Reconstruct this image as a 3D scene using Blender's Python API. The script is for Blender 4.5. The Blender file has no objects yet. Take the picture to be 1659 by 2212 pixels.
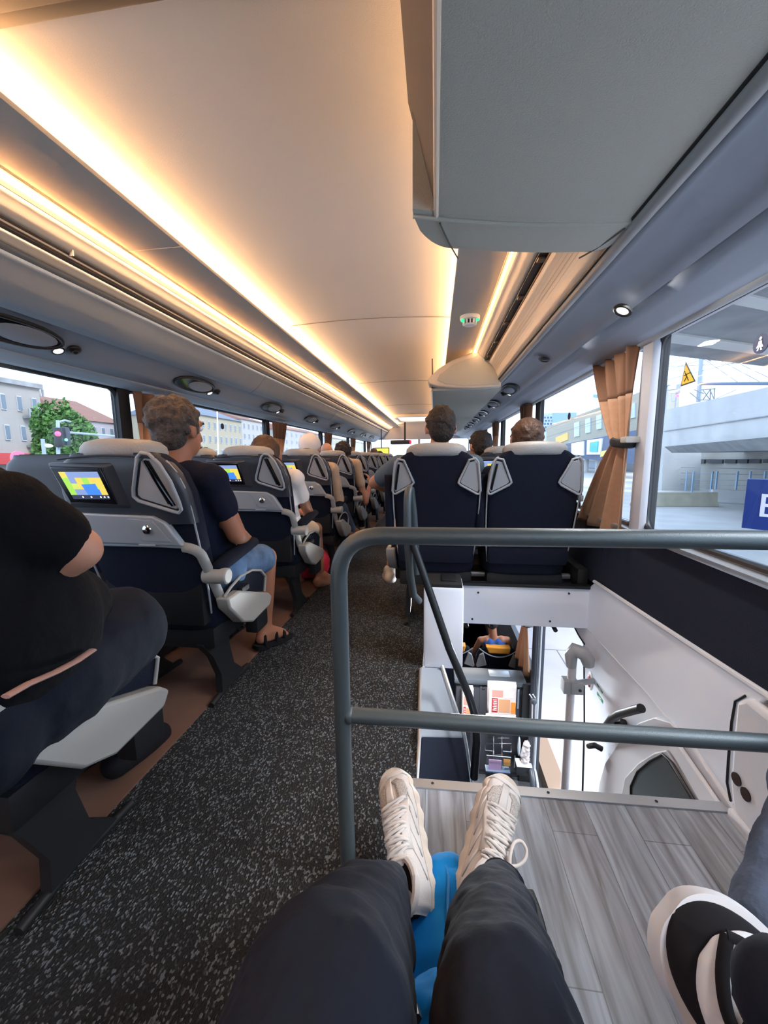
import bpy, bmesh, math, random
from mathutils import Vector, Matrix, Euler
R = math.radians
PI = math.pi
random.seed(7)

# ------------------------------------------------------------------ camera, world, lights, exposure
SC = bpy.context.scene
COL = SC.collection
FPX = 840.0                      # focal length in pixels of a 1659x2212 frame
CXP, CYP = 829.5, 1106.0
CAM = Vector((0, 0, 0.97))       # eye height above the upper deck aisle floor (z = 0)
VPX, VPY, ROLL = 940.0, 985.0, R(0.6)
_ox, _oy = (VPX-CXP)/FPX, (CYP-VPY)/FPX
_ox, _oy = _ox*math.cos(-ROLL)-_oy*math.sin(-ROLL), _ox*math.sin(-ROLL)+_oy*math.cos(-ROLL)
_th = math.atan(_oy); _ps = math.atan(_ox*math.cos(_th))
CAMR = Matrix.Rotation(_ps, 3, 'Z') @ Matrix.Rotation(R(90)-_th, 3, 'X') @ Matrix.Rotation(-ROLL, 3, 'Z')
cd = bpy.data.cameras.new('camera')
cd.sensor_fit = 'VERTICAL'; cd.sensor_height = 36.0; cd.lens = 36.0*FPX/2212.0
cd.clip_start = 0.02; cd.clip_end = 600
cam = bpy.data.objects.new('camera', cd); COL.objects.link(cam)
cam.matrix_world = Matrix.Translation(CAM) @ CAMR.to_4x4()
SC.camera = cam
SC.view_settings.view_transform = 'Standard'
SC.view_settings.look = 'None'
SC.view_settings.gamma = 1.0
SC.view_settings.use_curve_mapping = False
SC.view_settings.exposure = 1.95
SC.cycles.diffuse_bounces = 8
SC.cycles.max_bounces = 14

def P(px, py, X=None, Y=None, Z=None):
    """world point seen at a pixel of the photograph, at a given world X, Y or Z (z above aisle floor)"""
    d = CAMR @ Vector(((px-CXP)/FPX, -(py-CYP)/FPX, -1.0))
    if X is not None: t = (X-CAM.x)/d.x
    elif Y is not None: t = (Y-CAM.y)/d.y
    else: t = (Z-CAM.z)/d.z
    return CAM + d*t

def lin(c):
    out = []
    for v in c[:3]:
        v = v/255.0
        out.append(v/12.92 if v <= 0.04045 else ((v+0.055)/1.055)**2.4)
    return (out[0], out[1], out[2], 1.0)

# world: bright overcast sky
W = bpy.data.worlds.new('sky'); SC.world = W; W.use_nodes = True
nt = W.node_tree; nt.nodes.clear()
wo = nt.nodes.new('ShaderNodeOutputWorld'); bg = nt.nodes.new('ShaderNodeBackground')
tc = nt.nodes.new('ShaderNodeTexCoord'); nz = nt.nodes.new('ShaderNodeTexNoise')
mp = nt.nodes.new('ShaderNodeMapping'); mp.inputs['Scale'].default_value = (1.2, 1.2, 3.5)
nz.inputs['Scale'].default_value = 2.2; nz.inputs['Detail'].default_value = 5
cr = nt.nodes.new('ShaderNodeValToRGB')
cr.color_ramp.elements[0].position = 0.35; cr.color_ramp.elements[0].color = (0.40, 0.60, 0.93, 1)
cr.color_ramp.elements[1].position = 0.62; cr.color_ramp.elements[1].color = (0.72, 0.84, 1.0, 1)
nt.links.new(tc.outputs['Generated'], mp.inputs['Vector']); nt.links.new(mp.outputs[0], nz.inputs['Vector'])
nt.links.new(nz.outputs['Fac'], cr.inputs[0]); nt.links.new(cr.outputs[0], bg.inputs['Color'])
bg.inputs['Strength'].default_value = 0.95
nt.links.new(bg.outputs[0], wo.inputs[0])

def area(name, loc, rot, sx, sy, power, color):
    l = bpy.data.lights.new(name, 'AREA'); l.shape = 'RECTANGLE'; l.size = sx; l.size_y = sy
    l.energy = power; l.color = color
    o = bpy.data.objects.new(name, l); COL.objects.link(o); o.location = loc; o.rotation_euler = rot
    return o
# faint sun through the cloud
sl = bpy.data.lights.new('sun', 'SUN'); sl.energy = 1.2; sl.angle = R(25); sl.color = (1, .98, .96)
so = bpy.data.objects.new('sun', sl); COL.objects.link(so); so.rotation_euler = (R(48), 0, R(75))
WARM = (1.0, 0.60, 0.31)
# LED lines of the two coves above the aisle (lie on the soffits, shine on the headliner)
area('cove_led_left', (-0.985, 3.0, 1.772), (R(180), R(46), 0), 0.02, 15.0, 11.5, WARM)
area('cove_led_right', (0.135, 3.0, 1.772), (R(180), R(-46), 0), 0.02, 15.0, 11.5, WARM)
# LED lines hidden in the rack fronts
area('rack_led_left', (-1.150, 3.0, 1.734), (0, R(38), 0), 0.012, 15.0, 24.0, WARM)
area('rack_led_right', (0.283, 3.0, 1.734), (0, R(-38), 0), 0.012, 15.0, 20.0, WARM)
# round reading lamps of the right duct, the two behind the viewer added for brightness
for _x, _y, _z, _e in ((.60, 1.33, 1.445, 1.3), (.575, 1.97, 1.45, .8), (.60, -.5, 1.445, 2.0), (.60, -1.4, 1.445, 1.3)):
    area('reading_and_fill_lamp', (_x, _y, _z), (R(-8), R(6), 0), .05, .05, _e, (1, .96, .92))
area('stair_fill', (.35, 2.75, -.25), (R(-28), R(35), 0), .30, .12, 26, (.92, .97, 1.0))  # added fill without a fixture, lifts the white stair wall
# broad fill light added to brighten the lower deck, no fixture there
area('lower_deck_fill', (0.2, 5.2, -0.3), (0, 0, 0), 0.9, 1.6, 7, (1, .95, .88))

# ------------------------------------------------------------------ materials
MATS = {}
def mat(name, col, rough=0.6, metal=0.0, bump=0.0, bscale=200.0, var=0.0, vscale=8.0, emit=None, estr=0.0, spec=0.5, coat=0.0, sheen=0.0):
    if name in MATS: return MATS[name]
    m = bpy.data.materials.new(name); m.use_nodes = True; MATS[name] = m
    n = m.node_tree; b = n.nodes['Principled BSDF']
    c = lin(col)
    b.inputs['Base Color'].default_value = c
    b.inputs['Roughness'].default_value = rough; b.inputs['Metallic'].default_value = metal
    b.inputs['Specular IOR Level'].default_value = spec if rough < .9 else min(spec, .2)
    b.inputs['Coat Weight'].default_value = coat
    b.inputs['Sheen Weight'].default_value = sheen
    if emit is not None:
        b.inputs['Emission Color'].default_value = lin(emit); b.inputs['Emission Strength'].default_value = estr
    if bump > 0 or var > 0:
        t = n.nodes.new('ShaderNodeTexCoord')
    if bump > 0:
        z = n.nodes.new('ShaderNodeTexNoise'); z.inputs['Scale'].default_value = bscale; z.inputs['Detail'].default_value = 3
        bp = n.nodes.new('ShaderNodeBump'); bp.inputs['Strength'].default_value = bump; bp.inputs['Distance'].default_value = 0.01
        n.links.new(t.outputs['Object'], z.inputs['Vector']); n.links.new(z.outputs['Fac'], bp.inputs['Height'])
        n.links.new(bp.outputs[0], b.inputs['Normal'])
    if var > 0:
        z2 = n.nodes.new('ShaderNodeTexNoise'); z2.inputs['Scale'].default_value = vscale; z2.inputs['Detail'].default_value = 4
        r = n.nodes.new('ShaderNodeValToRGB')
        r.color_ramp.elements[0].position = .3; r.color_ramp.elements[1].position = .7
        r.color_ramp.elements[0].color = tuple(max(0, v*(1-var)) for v in c[:3])+(1,)
        r.color_ramp.elements[1].color = tuple(min(1, v*(1+var)) for v in c[:3])+(1,)
        n.links.new(t.outputs['Object'], z2.inputs['Vector']); n.links.new(z2.outputs['Fac'], r.inputs[0])
        n.links.new(r.outputs[0], b.inputs['Base Color'])
    return m

M_headliner = mat('headliner_fabric', (236, 228, 218), .9, bump=.15, bscale=500)
M_soffit = mat('soffit_plastic', (186, 180, 172), .7, bump=.1, bscale=600)
M_rackgrey = mat('rack_grey_fabric', (154, 162, 170), .9, bump=.25, bscale=450)
M_rackband = mat('rack_band_plastic', (140, 146, 156), .6, bump=.05, bscale=450)
M_racklip = mat('rack_lip_vinyl', (158, 160, 160), .55)
M_cream = mat('cream_plastic', (240, 224, 202), .35, coat=.1)
M_boxgrey = mat('locker_grey_fabric', (186, 186, 176), .9, bump=.3, bscale=420)
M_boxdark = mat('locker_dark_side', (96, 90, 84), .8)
M_black = mat('black_plastic', (20, 21, 23), .45)
M_blackmatte = mat('black_matte', (14, 14, 16), .9)
M_blackglossy = mat('glossy_black', (10, 10, 12), .12)
M_wallgrey = mat('wall_grey', (176, 178, 184), .7)
M_dado = mat('dark_wall_textile', (32, 37, 52), .95, bump=.3, bscale=400)
M_alu = mat('aluminium', (196, 200, 204), .35, metal=.85)
M_chrome = mat('chrome', (215, 215, 215), .15, metal=1.0)
M_white = mat('white_gloss_panel', (232, 240, 252), .38)
M_offwhite = mat('offwhite_panel', (204, 207, 214), .5)
M_rail = mat('rail_grey_paint', (76, 86, 90), .38, metal=.35, bump=.12, bscale=700)
M_raildark = mat('rail_dark_paint', (34, 38, 42), .4, metal=.3)
M_seatfab = mat('navy_seat_fabric', (22, 27, 42), .95, bump=.3, bscale=500, var=.25, vscale=300, sheen=.0)
M_seatshell = mat('charcoal_shell', (50, 54, 62), .42)
M_seatblack = mat('seat_black_plastic', (18, 19, 22), .6)
M_seatgrey = mat('seat_grey_plastic', (158, 163, 168), .42)
M_seatsilver = mat('seat_silver_plastic', (160, 159, 154), .55)
M_leather = mat('headrest_pale_leather', (148, 150, 150), .5, bump=.2, bscale=120)
M_screenframe = mat('screen_frame', (15, 16, 20), .2)
M_curtain = mat('tan_curtain', (166, 128, 100), .85, var=.08, vscale=40)
M_curtaindark = mat('brown_curtain', (122, 90, 70), .9)
M_curtainpeach = mat('peach_curtain', (240, 186, 146), .85)
M_skin = mat('skin', (186, 134, 110), .55, var=.06, vscale=14)
M_skin2 = mat('skin_tanned', (160, 108, 82), .55, var=.06, vscale=14)
M_hairdark = mat('hair_dark', (34, 28, 26), .7, bump=.9, bscale=90)
M_hairgrey = mat('hair_grey_brown', (74, 64, 58), .7, bump=.9, bscale=110, var=.5, vscale=60)
M_hairbrown = mat('hair_brown', (72, 50, 38), .6, bump=.8, bscale=70)
M_navy = mat('navy_cotton', (20, 25, 42), .95, bump=.2, bscale=60)
M_blackcotton = mat('black_cotton', (9, 10, 15), .95, bump=.25, bscale=60)
M_blackpants = mat('black_trouser_cloth', (22, 27, 38), .92, bump=.25, bscale=30)
M_denim = mat('light_denim', (88, 116, 150), .9, bump=.2, bscale=400, var=.25, vscale=20)
M_creamcloth = mat('cream_cloth', (226, 214, 190), .9)
M_whitecloth = mat('white_cloth', (228, 224, 222), .9)
M_beige = mat('beige_cloth', (186, 168, 148), .9)
M_blueshirt = mat('slate_blue_cloth', (84, 104, 122), .9)
M_blue = mat('royal_blue_cloth', (44, 92, 170), .8)
M_bag = mat('bright_blue_nylon', (0, 112, 180), .8, spec=.2, bump=.3, bscale=14)
M_shoe = mat('sneaker_cream', (192, 187, 184), .7, bump=.1, bscale=300)
M_sole = mat('sneaker_sole', (192, 180, 168), .6, var=.12, vscale=30)
M_lace = mat('sneaker_lace', (202, 197, 194), .85, bump=.3, bscale=900)
M_shoewhite = mat('shoe_white_leather', (196, 198, 202), .5)
M_shoeblack = mat('shoe_black_suede', (24, 24, 28), .95)
M_jeansblue = mat('blue_grey_trouser', (72, 84, 104), .95, bump=.3, bscale=60, var=.15, vscale=12)
M_red = mat('red_bag', (170, 24, 50), .6)
M_paper = mat('paper', (176, 166, 162), .8)
M_led = mat('led_warm', (255, 214, 160), .5, emit=(255, 186, 112), estr=2.2)
M_lampon = mat('lamp_white_on', (255, 255, 255), .5, emit=(255, 250, 240), estr=0.45)
M_concrete = mat('pale_concrete', (176, 177, 176), .9, var=.08, vscale=.6)
M_concdark = mat('grey_concrete', (128, 131, 133), .9, var=.2, vscale=1.0)
M_asphalt = mat('asphalt', (166, 166, 164), .95, var=.08, vscale=.8)
M_pave = mat('pale_paving', (206, 202, 206), .9, var=.04, vscale=3)
M_galv = mat('galvanised_steel', (150, 162, 172), .45, metal=.6)
M_stripwood = mat('brown_vinyl', (104, 78, 66), .5, var=.12, vscale=6)
M_bluesign = mat('blue_sign', (28, 58, 130), .4)
M_whitepaint = mat('white_paint', (236, 238, 242), .5)

def glass_mat(name, tint, refl=0.06):
    m = bpy.data.materials.new(name); m.use_nodes = True; n = m.node_tree; n.nodes.clear()
    o = n.nodes.new('ShaderNodeOutputMaterial'); mx = n.nodes.new('ShaderNodeMixShader')
    t = n.nodes.new('ShaderNodeBsdfTransparent'); g = n.nodes.new('ShaderNodeBsdfGlossy')
    t.inputs[0].default_value = tint; g.inputs['Roughness'].default_value = .02
    mx.inputs[0].default_value = refl
    n.links.new(t.outputs[0], mx.inputs[1]); n.links.new(g.outputs[0], mx.inputs[2]); n.links.new(mx.outputs[0], o.inputs[0])
    MATS[name] = m; return m
M_glass = glass_mat('window_glass', (.97, .985, 1, 1), .04)
M_darkglass = glass_mat('tinted_glass', (.12, .14, .15, 1), .12)

def mesh_mat(name, ca, cb, scale=900):
    """fine open mesh of a running shoe"""
    m = bpy.data.materials.new(name); m.use_nodes = True; n = m.node_tree; b = n.nodes['Principled BSDF']
    t = n.nodes.new('ShaderNodeTexCoord'); v = n.nodes.new('ShaderNodeTexVoronoi'); v.inputs['Scale'].default_value = scale
    r = n.nodes.new('ShaderNodeValToRGB'); r.color_ramp.elements[0].position = .15; r.color_ramp.elements[1].position = .5
    r.color_ramp.elements[0].color = lin(ca); r.color_ramp.elements[1].color = lin(cb)
    n.links.new(t.outputs['Object'], v.inputs['Vector']); n.links.new(v.outputs['Distance'], r.inputs[0]); n.links.new(r.outputs[0], b.inputs['Base Color'])
    b.inputs['Roughness'].default_value = .9; MATS[name] = m; return m
M_shoemesh = mesh_mat('sneaker_mesh', (70, 68, 68), (172, 168, 164), 520)

def carpet_mat():
    m = bpy.data.materials.new('black_fleck_carpet'); m.use_nodes = True; n = m.node_tree; b = n.nodes['Principled BSDF']
    t = n.nodes.new('ShaderNodeTexCoord'); mp = n.nodes.new('ShaderNodeMapping'); mp.inputs['Scale'].default_value = (1.0, .7, 1.0)
    v = n.nodes.new('ShaderNodeTexVoronoi'); v.inputs['Scale'].default_value = 260
    z = n.nodes.new('ShaderNodeTexNoise'); z.inputs['Scale'].default_value = 30; z.inputs['Detail'].default_value = 4
    r = n.nodes.new('ShaderNodeValToRGB'); r.color_ramp.elements[0].position = .86; r.color_ramp.elements[1].position = 1.10
    r.color_ramp.elements[0].color = lin((10, 11, 13)); r.color_ramp.elements[1].color = lin((96, 102, 108))
    mu = n.nodes.new('ShaderNodeMath'); mu.operation = 'MULTIPLY_ADD'; mu.inputs[1].default_value = .9
    sep = n.nodes.new('ShaderNodeSeparateColor')
    n.links.new(t.outputs['Object'], mp.inputs['Vector']); n.links.new(mp.outputs[0], v.inputs['Vector']); n.links.new(mp.outputs[0], z.inputs['Vector'])
    n.links.new(v.outputs['Color'], sep.inputs[0]); n.links.new(sep.outputs[0], mu.inputs[0]); mz = n.nodes.new('ShaderNodeMath'); mz.operation = 'MULTIPLY'; mz.inputs[1].default_value = .35; n.links.new(z.outputs['Fac'], mz.inputs[0]); n.links.new(mz.outputs[0], mu.inputs[2])
    n.links.new(mu.outputs[0], r.inputs[0]); n.links.new(r.outputs[0], b.inputs['Base Color'])
    bp = n.nodes.new('ShaderNodeBump'); bp.inputs['Strength'].default_value = .8; bp.inputs['Distance'].default_value = .006
    n.links.new(v.outputs['Distance'], bp.inputs['Height']); n.links.new(bp.outputs[0], b.inputs['Normal'])
    b.inputs['Roughness'].default_value = .8; MATS['carpet'] = m; return m
M_carpet = carpet_mat()

def planks_mat():
    m = bpy.data.materials.new('grey_oak_vinyl'); m.use_nodes = True; n = m.node_tree; b = n.nodes['Principled BSDF']
    t = n.nodes.new('ShaderNodeTexCoord')
    mp = n.nodes.new('ShaderNodeMapping'); mp.inputs['Scale'].default_value = (42, 3.2, 1)
    z = n.nodes.new('ShaderNodeTexNoise'); z.inputs['Scale'].default_value = 1.0; z.inputs['Detail'].default_value = 7; z.inputs['Distortion'].default_value = .9
    mp2 = n.nodes.new('ShaderNodeMapping'); mp2.inputs['Rotation'].default_value = (0, 0, R(90)); mp2.inputs['Location'].default_value = (0.31, .02, 0)
    br = n.nodes.new('ShaderNodeTexBrick'); br.inputs['Scale'].default_value = 1; br.inputs['Brick Width'].default_value = .62; br.inputs['Row Height'].default_value = .11
    br.inputs['Mortar Size'].default_value = .0012; br.inputs['Color1'].default_value = (.86, .84, .82, 1); br.inputs['Color2'].default_value = (1.12, 1.13, 1.16, 1); br.inputs['Mortar'].default_value = (.5, .48, .46, 1)
    r = n.nodes.new('ShaderNodeValToRGB'); r.color_ramp.elements[0].position = .28; r.color_ramp.elements[1].position = .68
    r.color_ramp.elements[0].color = lin((96, 97, 101)); r.color_ramp.elements[1].color = lin((154, 165, 178))
    mx = n.nodes.new('ShaderNodeMix'); mx.data_type = 'RGBA'; mx.blend_type = 'MULTIPLY'; mx.inputs[0].default_value = 1
    n.links.new(t.outputs['Object'], mp.inputs['Vector']); n.links.new(mp.outputs[0], z.inputs['Vector']); n.links.new(z.outputs['Fac'], r.inputs[0])
    n.links.new(t.outputs['Object'], mp2.inputs['Vector']); n.links.new(mp2.outputs[0], br.inputs['Vector'])
    n.links.new(r.outputs[0], mx.inputs[6]); n.links.new(br.outputs['Color'], mx.inputs[7]); n.links.new(mx.outputs[2], b.inputs['Base Color'])
    b.inputs['Roughness'].default_value = .42; MATS['planks'] = m; return m
M_planks = planks_mat()

# ------------------------------------------------------------------ mesh helpers
def vec(p): return p if isinstance(p, Vector) else Vector(p)

class MB:
    """collects shapes in one bmesh and links them as ONE mesh object"""
    def __init__(s): s.bm = bmesh.new(); s.mi = 0
    def _mark(s, faces):
        for f in faces: f.material_index = s.mi
    def face(s, pts):
        f = s.bm.faces.new([s.bm.verts.new(vec(p)) for p in pts]); f.material_index = s.mi; return s
    def hexa(s, lo, hi):
        """lo, hi: four corners each, matching order"""
        a = [s.bm.verts.new(vec(p)) for p in lo]; b = [s.bm.verts.new(vec(p)) for p in hi]
        fs = [s.bm.faces.new(a[::-1]), s.bm.faces.new(b)]
        n = len(a)
        for i in range(n): fs.append(s.bm.faces.new((a[i], a[(i+1) % n], b[(i+1) % n], b[i])))
        s._mark(fs); return s
    def box(s, x0, x1, y0, y1, z0, z1, m=None, bev=0.0, seg=2):
        t = bmesh.new(); bmesh.ops.create_cube(t, size=1)
        bmesh.ops.scale(t, vec=(abs(x1-x0), abs(y1-y0), abs(z1-z0)), verts=t.verts)
        if bev > 0: bmesh.ops.bevel(t, geom=t.edges[:], offset=bev, segments=seg, profile=.6, affect='EDGES')
        bmesh.ops.translate(t, vec=((x0+x1)/2, (y0+y1)/2, (z0+z1)/2), verts=t.verts)
        return s.add(t, m)
    def add(s, t, m=None):
        if m is not None: bmesh.ops.transform(t, matrix=m, verts=t.verts)
        vm = {v: s.bm.verts.new(v.co) for v in t.verts}
        for f in t.faces:
            try: g = s.bm.faces.new([vm[v] for v in f.verts]); g.material_index = s.mi; g.smooth = f.smooth
            except ValueError: pass
        t.free(); return s
    def loft(s, rings, cap=True, closed=True):
        vr = [[s.bm.verts.new(vec(p)) for p in r] for r in rings]
        fs = []
        for a, b in zip(vr, vr[1:]):
            n = len(a)
            for i in range(n if closed else n-1):
                try: fs.append(s.bm.faces.new((a[i], a[(i+1) % n], b[(i+1) % n], b[i])))
                except ValueError: pass
        if cap and closed:
            fs.append(s.bm.faces.new(vr[0][::-1])); fs.append(s.bm.faces.new(vr[-1]))
        s._mark(fs); return s
    def tube(s, pts, r, n=10, closed=False, flat=1.0):
        pts = [vec(p) for p in pts]; rings = []
        rr = r if isinstance(r, (list, tuple)) else [r]*len(pts)
        up = None
        for i, p in enumerate(pts):
            if closed: d = (pts[(i+1) % len(pts)]-pts[i-1])
            else: d = pts[min(i+1, len(pts)-1)]-pts[max(i-1, 0)]
            if d.length < 1e-9: d = Vector((0, 0, 1))
            d.normalize()
            if up is None:
                up = Vector((0, 0, 1)) if abs(d.z) < .9 else Vector((1, 0, 0))
            a = d.cross(up)
            if a.length < 1e-4: a = d.orthogonal()
            a.normalize(); b = a.cross(d).normalized(); up = b
            rings.append([p + a*math.cos(2*PI*k/n)*rr[i] + b*math.sin(2*PI*k/n)*rr[i]*flat for k in range(n)])
        if closed: rings.append(rings[0][:]); return s.loft(rings, cap=False)
        return s.loft(rings)
    def cyl(s, p1, p2, r1, r2=None, n=20):
        return s.tube([p1, p2], [r1, r1 if r2 is None else r2], n)
    def ell(s, c, rad, m=None, u=18, v=12):
        t = bmesh.new(); bmesh.ops.create_uvsphere(t, u_segments=u, v_segments=v, radius=1)
        bmesh.ops.scale(t, vec=rad if isinstance(rad, (tuple, list)) else (rad,)*3, verts=t.verts)
        if m is not None: bmesh.ops.transform(t, matrix=m, verts=t.verts)
        bmesh.ops.translate(t, vec=vec(c), verts=t.verts)
        return s.add(t)
    def prism(s, pts2, f, d0, d1):
        """polygon pts2 mapped by f(u,v,d) from depth d0 to d1"""
        return s.hexa([f(u, v, d0) for u, v in pts2], [f(u, v, d1) for u, v in pts2])
    def build(s, name, m, parent=None, smooth=35, bevel=0.0, bseg=2, solid=0.0, sub=0, loc=None, m4=None, **props):
        bmesh.ops.recalc_face_normals(s.bm, faces=s.bm.faces)
        me = bpy.data.meshes.new(name); s.bm.to_mesh(me); s.bm.free()
        for mm in (m if isinstance(m, (list, tuple)) else [m]): me.materials.append(mm)
        if smooth:
            me.shade_smooth(); me.set_sharp_from_angle(angle=R(smooth))
        o = bpy.data.objects.new(name, me); COL.objects.link(o)
        if parent is not None: o.parent = parent
        if loc is not None: o.location = loc
        if m4 is not None: o.matrix_local = m4
        if solid: q = o.modifiers.new('thick', 'SOLIDIFY'); q.thickness = solid; q.offset = 0
        if bevel: q = o.modifiers.new('bevel', 'BEVEL'); q.width = bevel; q.segments = bseg; q.limit_method = 'ANGLE'; q.angle_limit = R(35)
        if sub: q = o.modifiers.new('sub', 'SUBSURF'); q.levels = sub; q.render_levels = sub
        for k, v in props.items(): o[k] = v
        return o

def thing(name, label, cat, loc=(0, 0, 0), rz=0.0, group=None):
    o = bpy.data.objects.new(name, None); COL.objects.link(o); o.location = loc; o.rotation_euler = (0, 0, rz)
    o.empty_display_size = .05
    o['label'] = label; o['category'] = cat
    if group: o['group'] = group
    return o
def tag(o, label, cat, group=None, kind=None):
    o['label'] = label; o['category'] = cat
    if group: o['group'] = group
    if kind: o['kind'] = kind
    return o
def struct(mb, name, m, **kw):
    o = mb.build(name, m, **kw); o['kind'] = 'structure'; return o
def dup(root, loc, rz=0.0, label=None, group=None, skip=()):
    r = root.copy(); COL.objects.link(r); r.location = loc; r.rotation_euler = (0, 0, rz)
    if label: r['label'] = label
    if group: r['group'] = group
    for ch in list(root.children):
        if ch.name.split('.')[0] in skip: continue
        c = ch.copy(); COL.objects.link(c); c.parent = r
        for g in list(ch.children):
            d = g.copy(); COL.objects.link(d); d.parent = c
    return r
def sring(cx, cy, hw, hd, z, n=20, e=3.0, tilt=0.0):
    """superellipse ring in the xy plane"""
    out = []
    for k in range(n):
        a = 2*PI*k/n; c, s_ = math.cos(a), math.sin(a)
        x = hw*math.copysign(abs(c)**(2/e), c); y = hd*math.copysign(abs(s_)**(2/e), s_)
        out.append(Vector((cx+x, cy+y, z+tilt*y)))
    return out
def smoothpts(pts, n=5):
    pts = [vec(p) for p in pts]; out = []
    for i in range(len(pts)-1):
        a, b, c, d = pts[max(i-1, 0)], pts[i], pts[i+1], pts[min(i+2, len(pts)-1)]
        for k in range(n):
            t = k/n; out.append(.5*((2*b)+(c-a)*t+(2*a-5*b+4*c-d)*t*t+(3*b-a-3*c+d)*t**3))
    return out+[pts[-1]]
def arc(p0, p1, p2, n=8):
    """quadratic curve through a corner"""
    p0, p1, p2 = vec(p0), vec(p1), vec(p2)
    return [p0*(1-t)**2 + p1*2*t*(1-t) + p2*t*t for t in [k/n for k in range(n+1)]]
def bake(o):
    """apply the modifiers"""
    dg = bpy.context.evaluated_depsgraph_get()
    me = bpy.data.meshes.new_from_object(o.evaluated_get(dg), depsgraph=dg)
    old = o.data; o.modifiers.clear(); o.data = me; bpy.data.meshes.remove(old)
    return o
def blob(name, shapes, m, parent=None, voxel=.012, smooth_it=6, disp=0.0, dscale=.05):
    """one continuous surface grown over overlapping limbs and masses.
    shapes: ('c', p1, p2, r1, r2) limb, ('e', centre, radii[, Matrix]) mass"""
    mb = MB()
    for s in shapes:
        if s[0] == 'c':
            p1, p2 = vec(s[1]), vec(s[2])
            k = 5
            pts = [p1.lerp(p2, i/k) for i in range(k+1)]; rs = [s[3]+(s[4]-s[3])*i/k for i in range(k+1)]
            mb.tube(pts, rs, 14); mb.ell(p1, s[3], u=14, v=10); mb.ell(p2, s[4], u=14, v=10)
        else:
            mb.ell(s[1], s[2], s[3] if len(s) > 3 else None, u=20, v=14)
    o = mb.build(name, m, None, smooth=0)
    q = o.modifiers.new('r', 'REMESH'); q.mode = 'VOXEL'; q.voxel_size = voxel
    if smooth_it: q = o.modifiers.new('s', 'SMOOTH'); q.factor = .5; q.iterations = smooth_it
    if disp:
        t = bpy.data.textures.new(name+'_t', 'CLOUDS'); t.noise_scale = dscale
        q = o.modifiers.new('d', 'DISPLACE'); q.texture = t; q.strength = disp; q.texture_coords = 'LOCAL'
    bake(o)
    o.data.shade_smooth()
    if parent is not None: o.parent = parent
    return o
# ------------------------------------------------------------------ the coach: deck floor, walls, ceiling
YB, YF = -4.4, 10.6          # rear bulkhead and front of the saloon
XL, XR = -1.70, 0.86         # inner faces of the side walls
ZC = 0.97
# window lines
WTL, WTR = 1.355, 1.43       # window heads left / right
WSL, WSR = 0.62, 0.635        # sills
def strip_x(y): return -0.938 + 0.018*max(0, y-0.6)
# carpet with the stairwell opening cut out: aisle part, part behind the camera, front part
mb = MB()
mb.box(-0.96, -0.05, YB, YF, -0.04, 0.0)
mb.box(-0.05, XR, YB, 0.05, -0.04, 0.0)
mb.box(-0.05, XR, 3.05, YF, -0.04, 0.0)
struct(mb, 'floor', M_carpet)
mb = MB()
mb.hexa([(XL, YB, -.04), (strip_x(YB)-.01, YB, -.04), (strip_x(YF)-.01, YF, -.04), (XL, YF, -.04)],
        [(XL, YB, .006), (strip_x(YB)-.01, YB, .006), (strip_x(YF)-.01, YF, .006), (XL, YF, .006)])
struct(mb, 'floor_side', M_stripwood)
# landing
LX0 = -0.055
mb = MB(); mb.box(LX0, 0.80, 0.05, 1.05, -.045, .004)
struct(mb, 'floor_landing', M_planks)
mb = MB(); mb.hexa([(LX0-.005, 1.018, -.06), (.80, 1.038, -.06), (.80, 1.070, -.06), (LX0-.005, 1.050, -.06)], [(LX0-.005, 1.018, .009), (.80, 1.038, .009), (.80, 1.070, .009), (LX0-.005, 1.050, .009)])
mb.box(LX0-.014, LX0+.006, .05, 1.05, -.03, .008, bev=.002)
o = mb.build('floor_edging', M_alu)
for x in (0.0, .33, .62):
    mb = MB(); mb.cyl((x, 1.037+.02*x, .005), (x, 1.037+.02*x, .0105), .004, n=12); mb.build('screw', M_black, o)
o['kind'] = 'structure'

# left wall with window openings
WPL = [-3.64, -1.76, 0.12, 2.00, 3.88, 5.82, 7.70, 9.58]        # pillar positions left
WPR = [-3.67, -1.85, -0.03, 1.78, 3.57, 5.40, 7.20, 9.00]     # pillar positions right
mb = MB()
mb.box(XL-.06, XL, YB, YF, -.04, WSL)
mb.box(XL-.06, XL, YB, YF, WTL, 1.95)
struct(mb, 'wall_left', M_wallgrey)
mb = MB()
for y in WPL: mb.box(XL-.05, XL-.005, y-.03, y+.05, WSL, WTL)
struct(mb, 'trim_20', M_seatblack)
mb = MB(); mb.box(XR, XR+.06, YB, YF, .30, WSR); mb.box(XR, XR+.06, 2.9, YF, -.04, .30); mb.box(XR, XR+.06, YB, .2, -.04, .30)
mb.box(XR, XR+.06, YB, YF, WTR, 1.95)
struct(mb, 'wall_right', [M_wallgrey])
mb = MB()
for y in WPR: mb.box(XR+.002, XR+.05, y-.05, y+.035, WSR, WTR)
struct(mb, 'trim_21', M_seatblack)
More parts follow.
